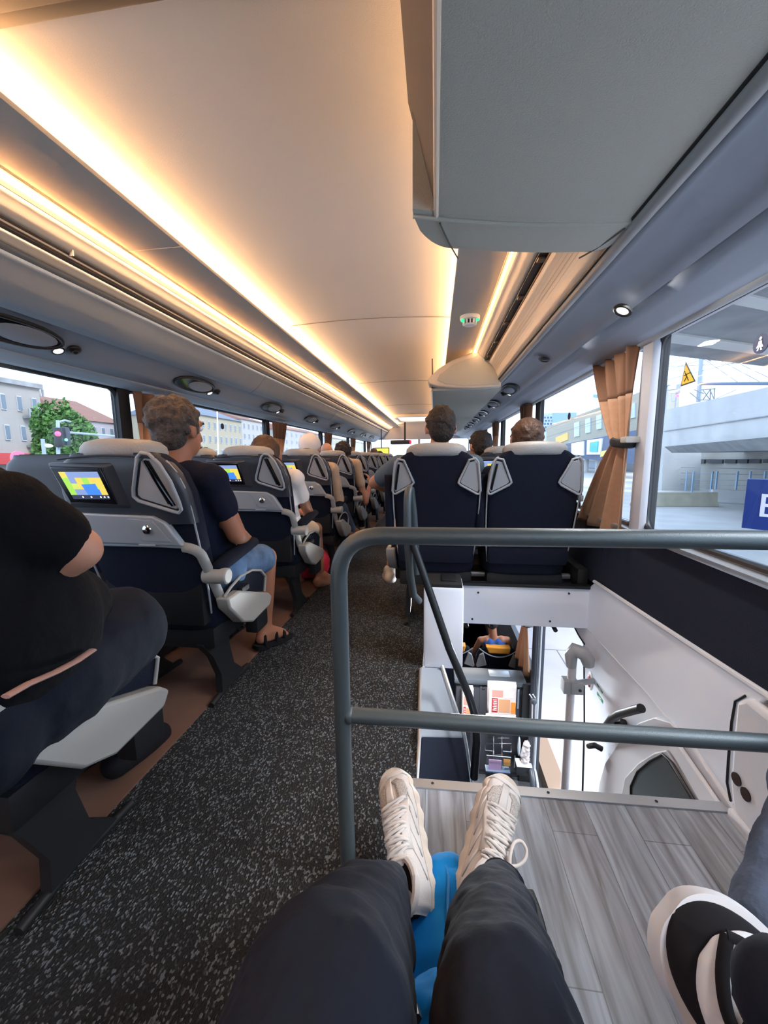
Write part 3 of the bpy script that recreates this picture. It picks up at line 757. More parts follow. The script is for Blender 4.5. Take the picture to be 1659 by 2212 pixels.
def make_seat(label, kind, side, loc, group):
    """kind 'screen': plastic shell with screen and table (left rows); 'plain': fabric back. side: +1 armrest at +x"""
    t = thing('coach_seat', label, 'seat', loc, 0, group)
    # upholstered body
    mb = MB(); rings = []
    zs = [.30, .33, .38, .46, .60, .75, .86, .925, .965, .985, .992]
    for z in zs:
        th = .052 if z < .95 else .044
        if z == .992: th = .03
        u = .985-z; w = hw(z) if z < .99 else .13
        rings.append(sring(0, LEAN*u+th, w, th, z, 24, 4.0))
    mb.loft(rings); mb.build('backrest', M_seatfab, t, smooth=60)
    # side bolster piping
    for s in (-1, 1):
        mb = MB(); mb.tube([(s*(hw(z)+.001), LEAN*(.985-z)+.012, z) for z in (.40, .5, .6, .7, .8, .88, .93, .965)], .0035, 6); mb.build('piping', M_seatgrey, t)
    # cushion
    mb = MB(); rings = []
    for z, w, d, cy in ((.33, .20, .20, .36), (.345, .215, .215, .36), (.42, .222, .225, .36), (.445, .215, .22, .36), (.452, .19, .20, .36)):
        rings.append(sring(0, cy, w, d, z, 24, 5))
    mb.loft(rings); mb.build('seat_cushion', M_seatfab, t, smooth=60)
    # headrest, pale leather
    mb = MB(); rings = []
    hw0 = .135 if kind == 'screen' else .150
    for z, w, th in ((.972, hw0-.012, .045), (.980, hw0, .056), (.997, hw0+.004, .062), (1.016, hw0+.001, .060), (1.030, hw0-.014, .050), (1.036, hw0-.04, .03)):
        rings.append([p + Vector((0, .10*(p.x/.14)**2*.25, -.010*(p.x/.14)**2)) for p in sring(0, .040, w, th, z, 28, 3.4)])
    mb.loft(rings); mb.build('headrest', M_leather, t, smooth=70)
    # base and legs
    mb = MB(); mb.box(-.20, .20, .17, .54, .25, .335, bev=.015); mb.build('base', M_seatblack, t)
    for x, s in ((side*.14, 1), (-side*.16, -1)):
        mb = MB()
        pts = [(x, .26, .27), (x+side*.01*s, .27, .20), (x+side*.015*s, .30, .10), (x+side*.02*s, .33, .03)]
        mb.loft([[(p[0]-.014, p[1]-w, p[2]), (p[0]+.014, p[1]-w, p[2]), (p[0]+.014, p[1]+w, p[2]), (p[0]-.014, p[1]+w, p[2])] for p, w in zip(pts, (.10, .06, .05, .09))])
        mb.tube([(x+side*.02*s, .18, .012), (x+side*.02*s, .30, .026), (x+side*.02*s, .48, .012)], .012, 8)
        mb.build('leg', M_seatblack, t, smooth=50)
    xo = side
    # armrest: dark pad on a silver barrel hinge
    ar = MB()
    def armrest(raised):
        a = MB()
        if raised:
            a.loft([sring(xo*.248, .10+LEAN*(.85-z)*.5, .022, w, z, 14, 3) for z, w in ((.56, .02), (.58, .034), (.68, .036), (.80, .034), (.865, .026), (.875, .012))])
        else:
            a.loft([[Vector((xo*.248+.030*math.cos(q)*w, y, z+.024*math.sin(q)*w)) for q in [2*PI*k/14 for k in range(14)]] for y, z, w in ((.13, .578, .5), (.14, .580, .9), (.22, .592, 1.05), (.32, .604, 1.0), (.43, .614, .85), (.45, .615, .4))])
        pad = a.build('armrest', M_seatfab, t, smooth=60)
        b = MB(); b.cyl((xo*.200, .140, .553), (xo*.292, .140, .553), .029, n=22); b.build('hinge', M_seatsilver, pad, bevel=.006)
    armrest(kind != 'screen')
    # side console with buckle loop
    poly = [(.155, .462), (.243, .462), (.50, .362), (.53, .335), (.505, .300), (.34, .292), (.26, .325), (.165, .420)]
    mb = MB(); mb.prism(poly, lambda u, v, d: Vector((xo*d, u, v)), .222, .275); sc_ = mb.build('side_console', M_seatsilver, t, bevel=.008)
    mb = MB(); mb.tube([(xo*.25, .17, .46), (xo*.25, .22, .482), (xo*.25, .30, .502), (xo*.25, .40, .497), (xo*.25, .48, .472), (xo*.25, .525, .43), (xo*.25, .505, .365)], .0055, 8)
    mb.build('piping', M_seatsilver, sc_)
    mb = MB(); mb.prism([(.17, .455), (.22, .478), (.30, .498), (.40, .493), (.475, .468), (.518, .43), (.50, .368), (.25, .455)], lambda u, v, d: Vector((xo*d, u, v)), .228, .246); mb.build('gusset', M_seatfab, sc_)
    mb = MB(); mb.box(xo*.26-.010, xo*.26+.010, .27, .33, .44, .462, bev=.004); mb.build('release_lever', M_seatblack, sc_)
    mb = MB(); mb.box(xo*.22-.03, xo*.22+.03, .42, .53, .20, .31, bev=.012); mb.build('recline_knob', M_seatblack, t)
    if kind == 'screen':
        # charcoal shell on the upper half
        mb = MB(); rings = []
        for z in (.755, .80, .86, .925, .955, .978, .990):
            u = .985-z; w = (hw(min(z, .985)) + .004)*(1 if z < .97 else .96); th = .036 if z < .97 else .026
            rings.append(sring(0, LEAN*u+.020, w, th, z, 28, 4.5))
        mb.loft(rings); mb.build('shell', M_seatshell, t, smooth=60)
        mb = MB()
        mb.tube([(x, LEAN*.005-.018, .982-.35*x*x) for x in [-.17+.34*k/12 for k in range(13)]], .004, 6); mb.build('shell_rib', M_seatshell, t)
        # screen in a sloped housing on the left half
        mb = MB(); mb.hexa([bp(x, u, .012) for x, u in ((-.214, .020), (.022, .024), (.040, .176), (-.190, .176))],
                           [bp(x, u, .026) for x, u in ((-.208, .028), (-.008, .034), (.012, .168), (-.180, .164))]); mb.build('screen_housing', M_seatshell, t, bevel=.006)
        q = [(-.200, .038), (-.022, .042), (-.004, .160), (-.172, .154)]
        mb = MB(); mb.hexa([bp(x, u, .020) for x, u in q], [bp(x, u, .031) for x, u in q]); sf = mb.build('screen', M_screenframe, t, bevel=.003)
        mb = MB(); mb.tube([bp(-.194, .041, .0315), bp(-.028, .045, .0315)], .0016, 6); mb.build('screen_trim', M_chrome, sf)
        def sxy(a, b):
            l = (1-b)*q[0][0]+b*q[3][0]; r_ = (1-b)*q[1][0]+b*q[2][0]
            return l+(r_-l)*a, q[0][1]+(q[3][1]-q[0][1])*b
        mb = MB(); rnd = random.Random(3)
        cols = {(0, 0): 1, (1, 0): 3, (2, 0): 3, (3, 0): 3, (4, 0): 3}
        A0, A1, B0, B1 = .13, .92, .13, .78
        rows = [[1, 3, 3, 3, 3, 3], [0, 3, 1, 0, 1, 1], [0, 2, 1, 0, 2, 1], [0, 3, 3, 4, 4, 1]]
        for r_ in range(4):
            for c_ in range(6):
                mb.mi = rows[r_][c_]
                a0 = A0+(A1-A0)*c_/6; a1 = A0+(A1-A0)*(c_+1)/6; b0 = B0+(B1-B0)*(r_+.0)/4; b1 = B0+(B1-B0)*(r_+1)/4
                mb.face([bp(*sxy(a0, b0), .0318), bp(*sxy(a1, b0), .0318), bp(*sxy(a1, b1), .0318), bp(*sxy(a0, b1), .0318)])
        mb.mi = 4
        mb.face([bp(*sxy(a, b), .0322) for a, b in ((.46, .48), (.76, .46), (.78, .76), (.50, .78))])
        mb.mi = 5
        mb.face([bp(*sxy(a, b), .0318) for a, b in ((A0, B1), (A1, B1), (A1, .90), (A0, .90))])
        mb.mi = 6
        for a in (.36, .54, .74, .82, .90):
            mb.face([bp(*sxy(a+dx, .84+dy), .0322) for dx, dy in ((-.02, 0), (0, -.03), (.02, 0), (0, .03))])
        mb.build('display', [mat('px_green', (150, 200, 80), .5, emit=(150, 206, 76), estr=.25), mat('px_yellow', (220, 190, 80), .5, emit=(226, 196, 84), estr=.25),
                 mat('px_lime', (190, 200, 90), .5, emit=(190, 206, 90), estr=.25), mat('px_slate', (120, 140, 180), .5, emit=(124, 146, 196), estr=.25),
                 mat('px_blue', (60, 120, 210), .5, emit=(64, 128, 222), estr=.25), mat('px_bar', (40, 44, 60), .5, emit=(44, 50, 76), estr=.25), M_lampon], sf, smooth=0)
        wing(t, side, .0, 1.25)
        # folding table
        q = [(-.205, .190), (.105, .200), (.145, .222), (.186, .306), (-.205, .298)]
        mb = MB(); mb.prism(q, bp, .0, .030); tb = mb.build('tray_table', M_seatgrey, t, bevel=.006)
        mb = MB(); mb.prism([(.015, .208), (.105, .216), (.155, .290), (.05, .287)], bp, .028, .0325); mb.build('table_relief', M_seatgrey, tb, bevel=.001)
        mb = MB(); c = bp(.078, .246, .033); mb.ell(c, (.017, .008, .017)); mb.build('latch', M_chrome, tb)
        mb = MB(); mb.tube([bp(-.21, .307, .012), bp(.10, .307, .018), bp(.20, .312, .014)], .006, 8)
        mb.tube([bp(.03, .303, .03), bp(.09, .303, .03)], .0035, 8); mb.build('table_hinge', M_seatgrey, t)
        # silver frame running down the aisle side
        x0 = side*.205
        pts = arc(bp(x0-.03*side, .312, .012), bp(x0+.02*side, .315, .015), bp(x0+.022*side, .345, .0), 6)[:-1] + arc(bp(x0+.022*side, .345, .0), (x0+.018*side, .14, .56), (x0+.020*side, .18, .47), 6)[:-1] + arc((x0+.020*side, .18, .47), (x0+.018*side, .20, .425), (x0+.025*side, .25, .412), 4)
        mb = MB(); mb.tube(pts, .0105, 10, flat=1.7); mb.build('side_frame', M_seatsilver, t)
        mb = MB(); mb.box(-.195, .19, .13, .18, .36, .66, m=Matrix.Translation((0, .0, 0)) , bev=.01); mb.build('magazine_pocket', M_seatblack, t)
    else:
        wing(t, side, 0, 1.0, True); wing(t, -side, 0, 1.0, False)
        mb = MB(); mb.loft([sring(0, .15, .20, .035, .40, 20, 6), sring(0, .148, .205, .038, .42, 20, 6), sring(0, .142, .205, .038, .47, 20, 6), sring(0, .140, .20, .03, .485, 20, 6)])
        mb.build('lumbar_cover', M_seatfab, t, smooth=50)
    return t

GL = 'coach seats left of the aisle'
row_w = ['first', 'second', 'third', 'fourth', 'fifth', 'sixth', 'seventh', 'eighth', 'ninth', 'tenth']
SX = -1.02
occ = ['holding a man in a navy T-shirt', 'holding a long haired woman in a pale T-shirt', 'holding a person in a backwards cream cap', 'in front of the bald passenger', 'just beyond the raised bare forearm', 'behind the curve of the grey guard rail', 'far down the aisle', 'near the front', 'foremost']
s0 = make_seat('grey backed aisle seat, first left row, '+occ[0], 'screen', 1, (SX, 1.12, 0), GL)
LEFT = [s0]
for i in range(1, 9):
    LEFT.append(dup(s0, (SX, 1.12+.87*i, 0), 0, 'grey backed %s row left aisle seat %s' % (row_w[i], occ[i])))
row0 = dup(s0, (-1.00, .385, 0), 0, 'coach seat under the passenger in the black T-shirt, bottom left', GL, skip=('armrest', 'side_frame'))
mb = MB(); mb.cyl((.200, .140, .553), (.292, .140, .553), .034, n=24); mb.build('hinge', M_seatsilver, row0, bevel=.006)
for i in range(0, 7):
    dup(s0, (-1.475, 1.32+.87*i, 0), 0, 'left window seat in the %s row, mostly hidden behind the aisle seat beside it' % row_w[i], 'window seats left of the aisle', skip=('armrest', 'side_console', 'side_frame', 'shoulder_inlay') + (('headrest', 'screen', 'screen_housing', 'shell_rib') if i == 0 else ()))
GRP = 'coach seats right of the aisle'
r0 = make_seat('navy fabric aisle seat behind the stairwell holding the dark haired man', 'plain', -1, (0.005, 1.95, 0), GRP)
r1 = dup(r0, (.485, 1.95, 0), 0, 'navy fabric window seat behind the stairwell beside the tan curtain', skip=('side_console', ))
for i in range(1, 6):
    dup(s0, (.02, 1.95+.87*i, 0), 0, 'aisle seat in the %s row right of the aisle' % row_w[i], GRP, skip=('armrest', 'side_console'))
    dup(s0, (.485, 1.95+.87*i, 0), 0, 'window seat in the %s row right of the aisle' % row_w[i], GRP, skip=('armrest', 'side_console'))
# seat belt hanging at the window side of the first right seat
b = thing('seat_belt', 'black seat belt with silver buckle hanging beside the right window seat', 'seat belt')
pa, pb, pc = P(1250, 998, X=.755), P(1253, 1075, X=.755), P(1248, 1090, X=.755)
mb = MB(); mb.loft([[pa+Vector((0, -.012, 0)), pa+Vector((0, .012, 0)), pa+Vector((.003, .012, 0)), pa+Vector((.003, -.012, 0))], [pb+Vector((0, -.024, 0)), pb+Vector((0, .024, 0)), pb+Vector((.003, .024, 0)), pb+Vector((.003, -.024, 0))]]); mb.build('webbing', M_blackmatte, b)
mb = MB(); mb.box(-.008, .008, -.032, .032, -.018, .016, bev=.007); mb.build('buckle', M_seatgrey, b, loc=pb)
mb = MB(); mb.box(-.003, .003, -.010, .010, -.055, -.012, bev=.002); mb.build('tongue', M_chrome, b, loc=pb)
mb = MB(); mb.ell(pa, (.012, .022, .034)); mb.build('guide', M_seatblack, b)
mb = MB(); mb.tube([P(1245, 1085, X=.765), P(1238, 1115, X=.765), P(1228, 1140, X=.77), P(1232, 1160, X=.77)], [.012, .03, .035, .02], 10, flat=.4); mb.build('slack_webbing', M_blackmatte, b)
# ------------------------------------------------------------------ people
def hand(shapes, wrist, dirv, palm, scale=1.0, curl=.6, thumb_side=1):
    """palm and five separate bent fingers; dirv: wrist to fingers, palm: palm normal (towards the palm side)"""
    d = vec(dirv).normalized(); pn = vec(palm); pn = (pn - d*pn.dot(d)).normalized(); sd = d.cross(pn)*thumb_side
    w = vec(wrist); s = scale
    for k in (-1.3, -.4, .45, 1.2):
        shapes.append(('c', w + sd*k*.008*s, w + d*.082*s + sd*k*.0185*s, .0165*s, .0125*s))
    for k, L in ((-1.3, .058), (-.4, .074), (.45, .082), (1.2, .073)):
        p0 = w + d*.082*s + sd*k*.0185*s
        d1 = (d*math.cos(curl*.7) + pn*math.sin(curl*.7)); d2 = (d*math.cos(curl*1.7) + pn*math.sin(curl*1.7))
        p1 = p0 + d1*L*.5*s; p2 = p1 + d2*L*.5*s
        shapes += [('c', p0, p1, .0098*s, .0088*s), ('c', p1, p2, .0088*s, .0075*s)]
    p0 = w + d*.022*s + sd*.020*s; p1 = p0 + (d*.6+sd*.75+pn*.25).normalized()*.042*s; p2 = p1 + (d*.9+sd*.25+pn*.35).normalized()*.032*s
    shapes += [('c', p0, p1, .014*s, .0105*s), ('c', p1, p2, .0105*s, .0085*s)]
def foot(shapes, ankle, dirv, s=1.0, toes=True):
    a = vec(ankle); d = vec(dirv).normalized(); up = Vector((0, 0, 1)); up = (up-d*up.dot(d)).normalized(); sd = d.cross(up)
    shapes += [('c', a, a - up*.055*s - d*.03*s, .036*s, .032*s), ('c', a - up*.02*s, a + d*.11*s - up*.06*s, .038*s, .026*s),
               ('c', a - up*.055*s - d*.03*s, a + d*.12*s - up*.068*s, .03*s, .024*s)]
    for k, L, r in ((-2, .055, .0125), (-1, .045, .009), (0, .041, .0088), (1, .034, .0082), (2, .026, .0078)):
        p0 = a + d*.115*s - up*.070*s + sd*k*.0155*s
        shapes.append(('c', p0, p0 + d*L*s - up*.004*s, r*s*1.25, r*s))
def head(shapes, c, look, up=(0, 0, 1), s=1.0):
    c = vec(c); f = vec(look).normalized(); u = vec(up); u = (u-f*u.dot(f)).normalized(); r = f.cross(u)
    m = Matrix((r, f, u)).transposed().to_4x4()
    shapes += [('e', c + u*.018*s - f*.012*s, (.074*s, .092*s, .088*s), m), ('e', c - u*.045*s + f*.022*s, (.056*s, .064*s, .066*s), m),
               ('c', c - u*.085*s + f*.055*s, c - u*.07*s + f*.05*s, .02*s, .026*s),
               ('c', c + f*.082*s + u*.010*s, c + f*.100*s - u*.030*s, .010*s, .0145*s),
               ('c', c + f*.070*s - u*.062*s - r*.016*s, c + f*.070*s - u*.062*s + r*.016*s, .0105*s, .0105*s),
               ('c', c + f*.076*s + u*.030*s - r*.035*s, c + f*.082*s + u*.028*s, .011*s, .012*s), ('c', c + f*.076*s + u*.030*s + r*.035*s, c + f*.082*s + u*.028*s, .011*s, .012*s)]
    for q in (-1, 1):
        shapes.append(('e', c + r*q*.080*s - u*.008*s - f*.006*s, (.011*s, .020*s, .032*s), m))
    return f, u, r
def face_bits(body, c, look, s=1.0, up=(0, 0, 1)):
    c = vec(c); f = vec(look).normalized(); u = vec(up); u = (u-f*u.dot(f)).normalized(); r = f.cross(u)
    for q in (-1, 1):
        mb = MB(); mb.ell(c + f*.073*s + r*q*.030*s + u*.010*s, .011*s, u=12, v=8); mb.build('eye', M_whitepaint, body)
        mb = MB(); mb.tube([c + f*.086*s + r*q*.018*s + u*.030*s, c + f*.084*s + r*q*.034*s + u*.034*s, c + f*.076*s + r*q*.046*s + u*.028*s], .004*s, 6); mb.build('eyebrow', M_hairdark, body)
    mb = MB(); mb.ell(c + f*.083*s - u*.062*s, (.022*s, .006*s, .007*s)); mb.build('lips', mat('lips', (170, 96, 88), .5), body)

def torso_shapes(pel, che, sho_l, sho_r, r=1.0, grow=0.0):
    pel, che, sl_, sr_ = map(vec, (pel, che, sho_l, sho_r))
    mid = (sl_+sr_)/2; ax = (sr_-sl_).normalized()
    s = []
    w = (sr_-sl_).length*.5
    s += [('c', pel - ax*.075*r, pel + ax*.075*r, .105*r+grow, .105*r+grow),
          ('c', pel - ax*.045*r, che - ax*.055*r, .10*r+grow, .105*r+grow), ('c', pel + ax*.045*r, che + ax*.055*r, .10*r+grow, .105*r+grow),
          ('c', che - ax*.055*r, mid - ax*(w*.55), .105*r+grow, .070*r+grow), ('c', che + ax*.055*r, mid + ax*(w*.55), .105*r+grow, .070*r+grow),
          ('c', mid - ax*w, mid + ax*w, .056*r+grow, .056*r+grow)]
    return s
def person(label, loc, J, sk, shirt, pants, hair='short', hairmat=None, sleeve=.55, short_pants=False, build=1.0, voxel=.011, look=(0, 1, 0), hs=1.0, shoes=None, arms=(1, 1), legs=(1, 1), face=True, extra=None, top='tee', group=None):
    """J: joints in world space relative to loc; clothes and hair are parts of the figure"""
    root = thing('person', label, 'person', loc, 0, group)
    g = {k: vec(v) for k, v in J.items() if k not in ('xs', 'xt')}
    s = []
    head(s, g['head'], look, s=hs)
    neck = (g['sl']+g['sr'])/2
    s.append(('c', neck + Vector((0, 0, .0)), g['head'] - Vector((0, 0, .05)), .056*build, .050))
    s += torso_shapes(g['pel'], g['che'], g['sl'], g['sr'], build*.93)
    for i, q in enumerate('lr'):
        if arms[i]:
            s += [('c', g['s'+q], g['e'+q], .048*build, .038*build), ('c', g['e'+q], g['w'+q], .038*build, .025*build)]
            hd = (g['w'+q]-g['e'+q]).normalized()
            hand(s, g['w'+q], g.get('h'+q, hd), g.get('p'+q, Vector((0, .2, -1))), .95, .7, -1 if q == 'l' else 1)
    for i, q in enumerate('lr'):
        if legs[i]:
            hp = g['pel'] + Vector(((-.085 if q == 'l' else .085)*build, .03, -.01))
            s += [('c', hp, g['k'+q], .078*build, .052*build), ('c', g['k'+q], g['k'+q].lerp(g['a'+q], .35) - Vector((0, .012, 0)), .050*build, .048*build), ('c', g['k'+q].lerp(g['a'+q], .35) - Vector((0, .012, 0)), g['a'+q], .048*build, .029)]
            foot(s, g['a'+q], g.get('f'+q, Vector((0, 1, -.1))), .95)
    body = blob('body', s, sk, root, voxel, 5)
    if face: face_bits(body, g['head'], look, hs)
    # shirt
    if shirt is not None:
        ins = .42 if top == 'tank' else 0
        sh = torso_shapes(g['pel']+Vector((0, 0, .02)), g['che'], g['sl'].lerp(neck, ins)-Vector((0, 0, .05*ins)), g['sr'].lerp(neck, ins)-Vector((0, 0, .05*ins)), build*.93, .016 if not ins else .012)
        if top != 'tank':
            for i, q in enumerate('lr'):
                if arms[i]:
                    e = g['s'+q].lerp(g['e'+q], min(1, sleeve)); sh.append(('c', g['s'+q], e, .062*build, .056*build))
                    if sleeve > 1: sh.append(('c', g['e'+q], g['e'+q].lerp(g['w'+q], min(.92, sleeve-1)), .050*build, .038*build))
        if top == 'tee': sh.append(('c', neck, neck+Vector((0, 0, .03)), .07*build, .062*build))
        blob('shirt', sh + list(J.get('xs', [])), shirt, root, voxel, 4, disp=.010, dscale=.07)
    if pants is not None:
        pt = [('c', g['pel'] - Vector((.085, 0, .0))*build, g['pel'] + Vector((.085, 0, .0))*build, .112*build, .112*build)]
        for i, q in enumerate('lr'):
            if legs[i]:
                hp = g['pel'] + Vector(((-.085 if q == 'l' else .085)*build, .03, -.01))
                if short_pants: pt.append(('c', hp, hp.lerp(g['k'+q], short_pants), .092*build, .074*build))
                else: pt += [('c', hp, g['k'+q], .092*build, .068*build), ('c', g['k'+q], g['a'+q], .066*build, .05)]
        blob('trousers' if not short_pants else 'shorts', pt + list(J.get('xt', [])), pants, root, voxel, 4, disp=.010, dscale=.06)
    # hair
    hm = hairmat or M_hairdark; c = g['head']; f = vec(look).normalized(); r_ = f.cross(Vector((0, 0, 1))); u = Vector((0, 0, 1))
    m = Matrix((r_, f, u)).transposed().to_4x4()
    rnd = random.Random(len(label))
    if hair in ('short', 'curly'):
        h = [('e', c + u*.030*hs - f*.020*hs, (.081*hs, .090*hs, .088*hs), m), ('e', c - u*.018*hs - f*.044*hs, (.070*hs, .058*hs, .070*hs), m)]
        nn = 130 if hair == 'curly' else 40
        for k in range(nn):
            a, b = rnd.uniform(0, 2*PI), rnd.uniform(-.45, 1)
            v = Vector((math.cos(a)*math.sqrt(1-b*b), math.sin(a)*math.sqrt(1-b*b), b))
            if v.dot(Vector((0, 1, 0))) > .55 and b < .6: continue
            p = c + u*.028*hs - f*.020*hs + r_*v.x*.080*hs + f*v.y*.088*hs + u*v.z*.086*hs
            h.append(('e', p, (rnd.uniform(.012, .019) if hair == 'curly' else .012,)*3))
        blob('hair', h, hm, root, .0055 if hair == 'curly' else .008, 2, disp=.004, dscale=.02)
    elif hair == 'long':
        h = [('e', c + u*.028*hs - f*.022*hs, (.084*hs, .096*hs, .092*hs), m), ('c', c - f*.06*hs + u*.01, c - f*.095*hs - u*.14, .078*hs, .072*hs), ('c', c - f*.095*hs - u*.14, c - f*.10*hs - u*.27 + r_*.02, .07*hs, .045*hs)]
        blob('hair', h, hm, root, .009, 3, disp=.012, dscale=.018)
    elif hair == 'cap':
        h = [('e', c + u*.038*hs - f*.010*hs, (.088*hs, .100*hs, .086*hs), m)]
        cp = blob('cap', h, M_whitecloth, root, .008, 4)
        mb = MB(); mb.ell(c - f*.085*hs - u*.015*hs, (.030*hs, .022*hs, .028*hs)); mb.build('cap_opening', M_hairdark, cp)
        blob('hair', [('e', c - u*.03*hs - f*.045*hs, (.066*hs, .05*hs, .05*hs), m)], hm, root, .01, 2)
    elif hair == 'bald':
        h = [('e', c - u*.030*hs - f*.040*hs, (.080*hs, .062*hs, .045*hs), m)]
        blob('hair', h, hm, root, .008, 2)
    if shoes:
        for i, q in enumerate('lr'):
            if legs[i]:
                a = g['a'+q]; d = vec(g.get('f'+q, Vector((0, 1, -.1)))).normalized()
                blob('shoe', [('c', a - Vector((0, 0, .045)) - d*.035, a + d*.145 - Vector((0, 0, .070)), .043, .040), ('c', a, a + d*.10 - Vector((0, 0, .05)), .044, .038)], shoes, root, .009, 3)
    if extra: extra(root, body, g)
    return root

def seated(x, y, seat=.47, w=.185, tilt=.0, knee_dx=.10):
    """relaxed seated figure, back against a backrest whose rear face is at y"""
    return dict(head=(x, y+.22, seat+.60), che=(x, y+.22, seat+.26), pel=(x, y+.34, seat+.085), sl=(x-w, y+.20, seat+.42), sr=(x+w, y+.20, seat+.42),
                el=(x-w-.05, y+.30, seat+.16), er=(x+w+.05, y+.30, seat+.16), wl=(x-.08, y+.50, seat+.17), wr=(x+.08, y+.50, seat+.17),
                kl=(x-knee_dx, y+.77, seat+.05), kr=(x+knee_dx, y+.77, seat+.05), al=(x-knee_dx, y+.80, .085), ar=(x+knee_dx, y+.80, .085))

# man in the first left row: navy T-shirt, grey brown curls, light denim shorts, black sandals
J = seated(-1.0, 1.12)
J.update(head=P(386, 928, Y=1.40), sl=(-1.15, 1.36, .885), sr=(-.825, 1.35, .885), che=(-.98, 1.37, .74), pel=(-.96, 1.44, .52),
         er=(-.765, 1.40, .675), wr=(-.83, 1.62, .60), el=(-1.2, 1.42, .66), wl=(-1.06, 1.62, .62), kr=(-.845, 1.83, .47), kl=(-1.12, 1.85, .48), ar=(-.855, 1.80, .11), al=(-1.12, 1.9, .10), fr=Vector((.45, 1, -.12)))
J['hr'] = Vector((-.6, .6, -.2))
def sandals(root, body, g):
    for q in 'lr':
        a = g['a'+q]; d = vec(g.get('f'+q, (0, 1, -.1))).normalized(); up = Vector((0, 0, 1)); up = (up-d*up.dot(d)).normalized(); sd = d.cross(up)
        mb = MB()
        rings = []
        for t_, w in ((-.065, .022), (-.05, .036), (.02, .036), (.09, .046), (.14, .044), (.175, .022)):
            c = a + d*t_ - up*.098
            rings.append([c - sd*w, c + sd*w, c + sd*w + up*.018, c - sd*w + up*.018])
        mb.loft(rings)
        for t_, hgt, w in ((.10, .042, .044), (.045, .056, .042), (-.03, .062, .040)):
            c = a + d*t_ - up*.085
            mb.tube([c - sd*w, c - sd*w*.7 + up*hgt*.8, c + up*hgt*1.1, c + sd*w*.7 + up*hgt*.8, c + sd*w], .009, 8, flat=.5)
        mb.build('sandal', M_shoeblack, root, smooth=50)
person('man with curly grey hair, navy T-shirt and denim shorts in the nearest left row', (0, 0, 0), J, M_skin2, M_navy, M_denim, 'curly', M_hairgrey, .50, .84, 1.0, .0095, look=(.25, 1, -.05), extra=sandals)

# man bottom left: black T-shirt, dark trousers, bending forward
J = dict(head=(-1.08, .60, 1.04), che=(-.93, .50, .74), pel=(-.93, .52, .50), sl=(-1.14, .62, .90), sr=(-.775, .60, .875), el=(-1.2, .80, .68), er=(-.700, .665, .795), wl=(-1.1, .72, .60), wr=(-.90, .62, .66),
         kl=(-1.08, .98, .52), kr=(-.80, .80, .535), al=(-1.08, .98, .10), ar=(-.95, .98, .10), hr=Vector((-.4, .2, -.6)))
J['xs'] = [('e', (-.80, .60, .64), (.13, .17, .17)), ('e', (-.84, .52, .74), (.13, .16, .18)), ('e', (-.84, .70, .62), (.12, .14, .13))]
J['xt'] = [('e', (-.80, .66, .52), (.13, .17, .12)), ('c', (-.80, .62, .52), (-.80, .84, .535), .125, .115)]
def belt(root, body, g):
    mb = MB(); mb.tube([P(12, 1505, X=-.655), P(60, 1478, X=-.655), P(120, 1452, X=-.655), P(165, 1428, X=-.66), P(200, 1404, X=-.665)], .009, 8, flat=.4)
    mb.build('pale_shirt_hem', mat('pale_pink', (170, 138, 132), .8), root)
person('man in a black T-shirt leaning forward in the seat at the bottom left', (0, 0, 0), J, M_skin, M_blackcotton, M_blackpants, 'short', M_hairdark, .62, False, 1.22, .011, look=(0, 1, -.5), extra=belt, shoes=M_shoeblack)

# woman, second left row
J = seated(-.98, 1.99)
J.update(head=P(576, 985, X=-.98), sl=(-1.12, 2.24, .86), sr=(-.825, 2.22, .845), che=(-.97, 2.23, .72), pel=(-.96, 2.32, .50), er=(-.795, 2.385, .60), wr=(-.90, 2.60, .58), kr=(-.86, 2.72, .455), ar=(-.85, 2.76, .085), kl=(-1.06, 2.72, .46), al=(-1.06, 2.78, .09), fr=Vector((.35, 1, -.1)), hr=Vector((-.6, .5, .2)))
person('woman with long brown hair in a pale T-shirt and cream shorts, second left row', (0, 0, 0), J, M_skin2, M_whitecloth, M_creamcloth, 'long', M_hairbrown, .45, .70, .86, .0095, look=(-.2, 1, -.1), shoes=mat('tan_sandal', (150, 104, 82), .7))
# person with cap, third left row
J = seated(-1.0, 2.86); J.update(head=P(670, 970, X=-.98), sr=(-.83, 3.08, .87), er=(-.79, 3.12, .62), wr=(-.90, 3.38, .60), kr=(-.86, 3.50, .50), ar=(-.80, 3.62, .28), fr=Vector((.5, .8, -.1)))
person('person in a backwards cream cap and beige jacket sitting in the third left row', (0, 0, 0), J, M_skin, M_beige, M_jeansblue, 'cap', M_hairdark, 1.9, False, .92, .011, shoes=mat('brown_shoe', (120, 70, 50), .6))
# bald man, window seat further on
J = seated(-1.44, 4.62, .49); J['head'] = P(706, 974, X=-1.42)
J['head'].z += .0
person('bald man showing only his head above the fourth left headrest', (0, 0, 0), dict(J, sl=(J['head'].x-.16, J['head'].y-.02, .9), sr=(J['head'].x+.16, J['head'].y-.02, .9)), M_skin, M_navy, M_blackpants, 'bald', M_hairdark, .5, False, .92, .014)
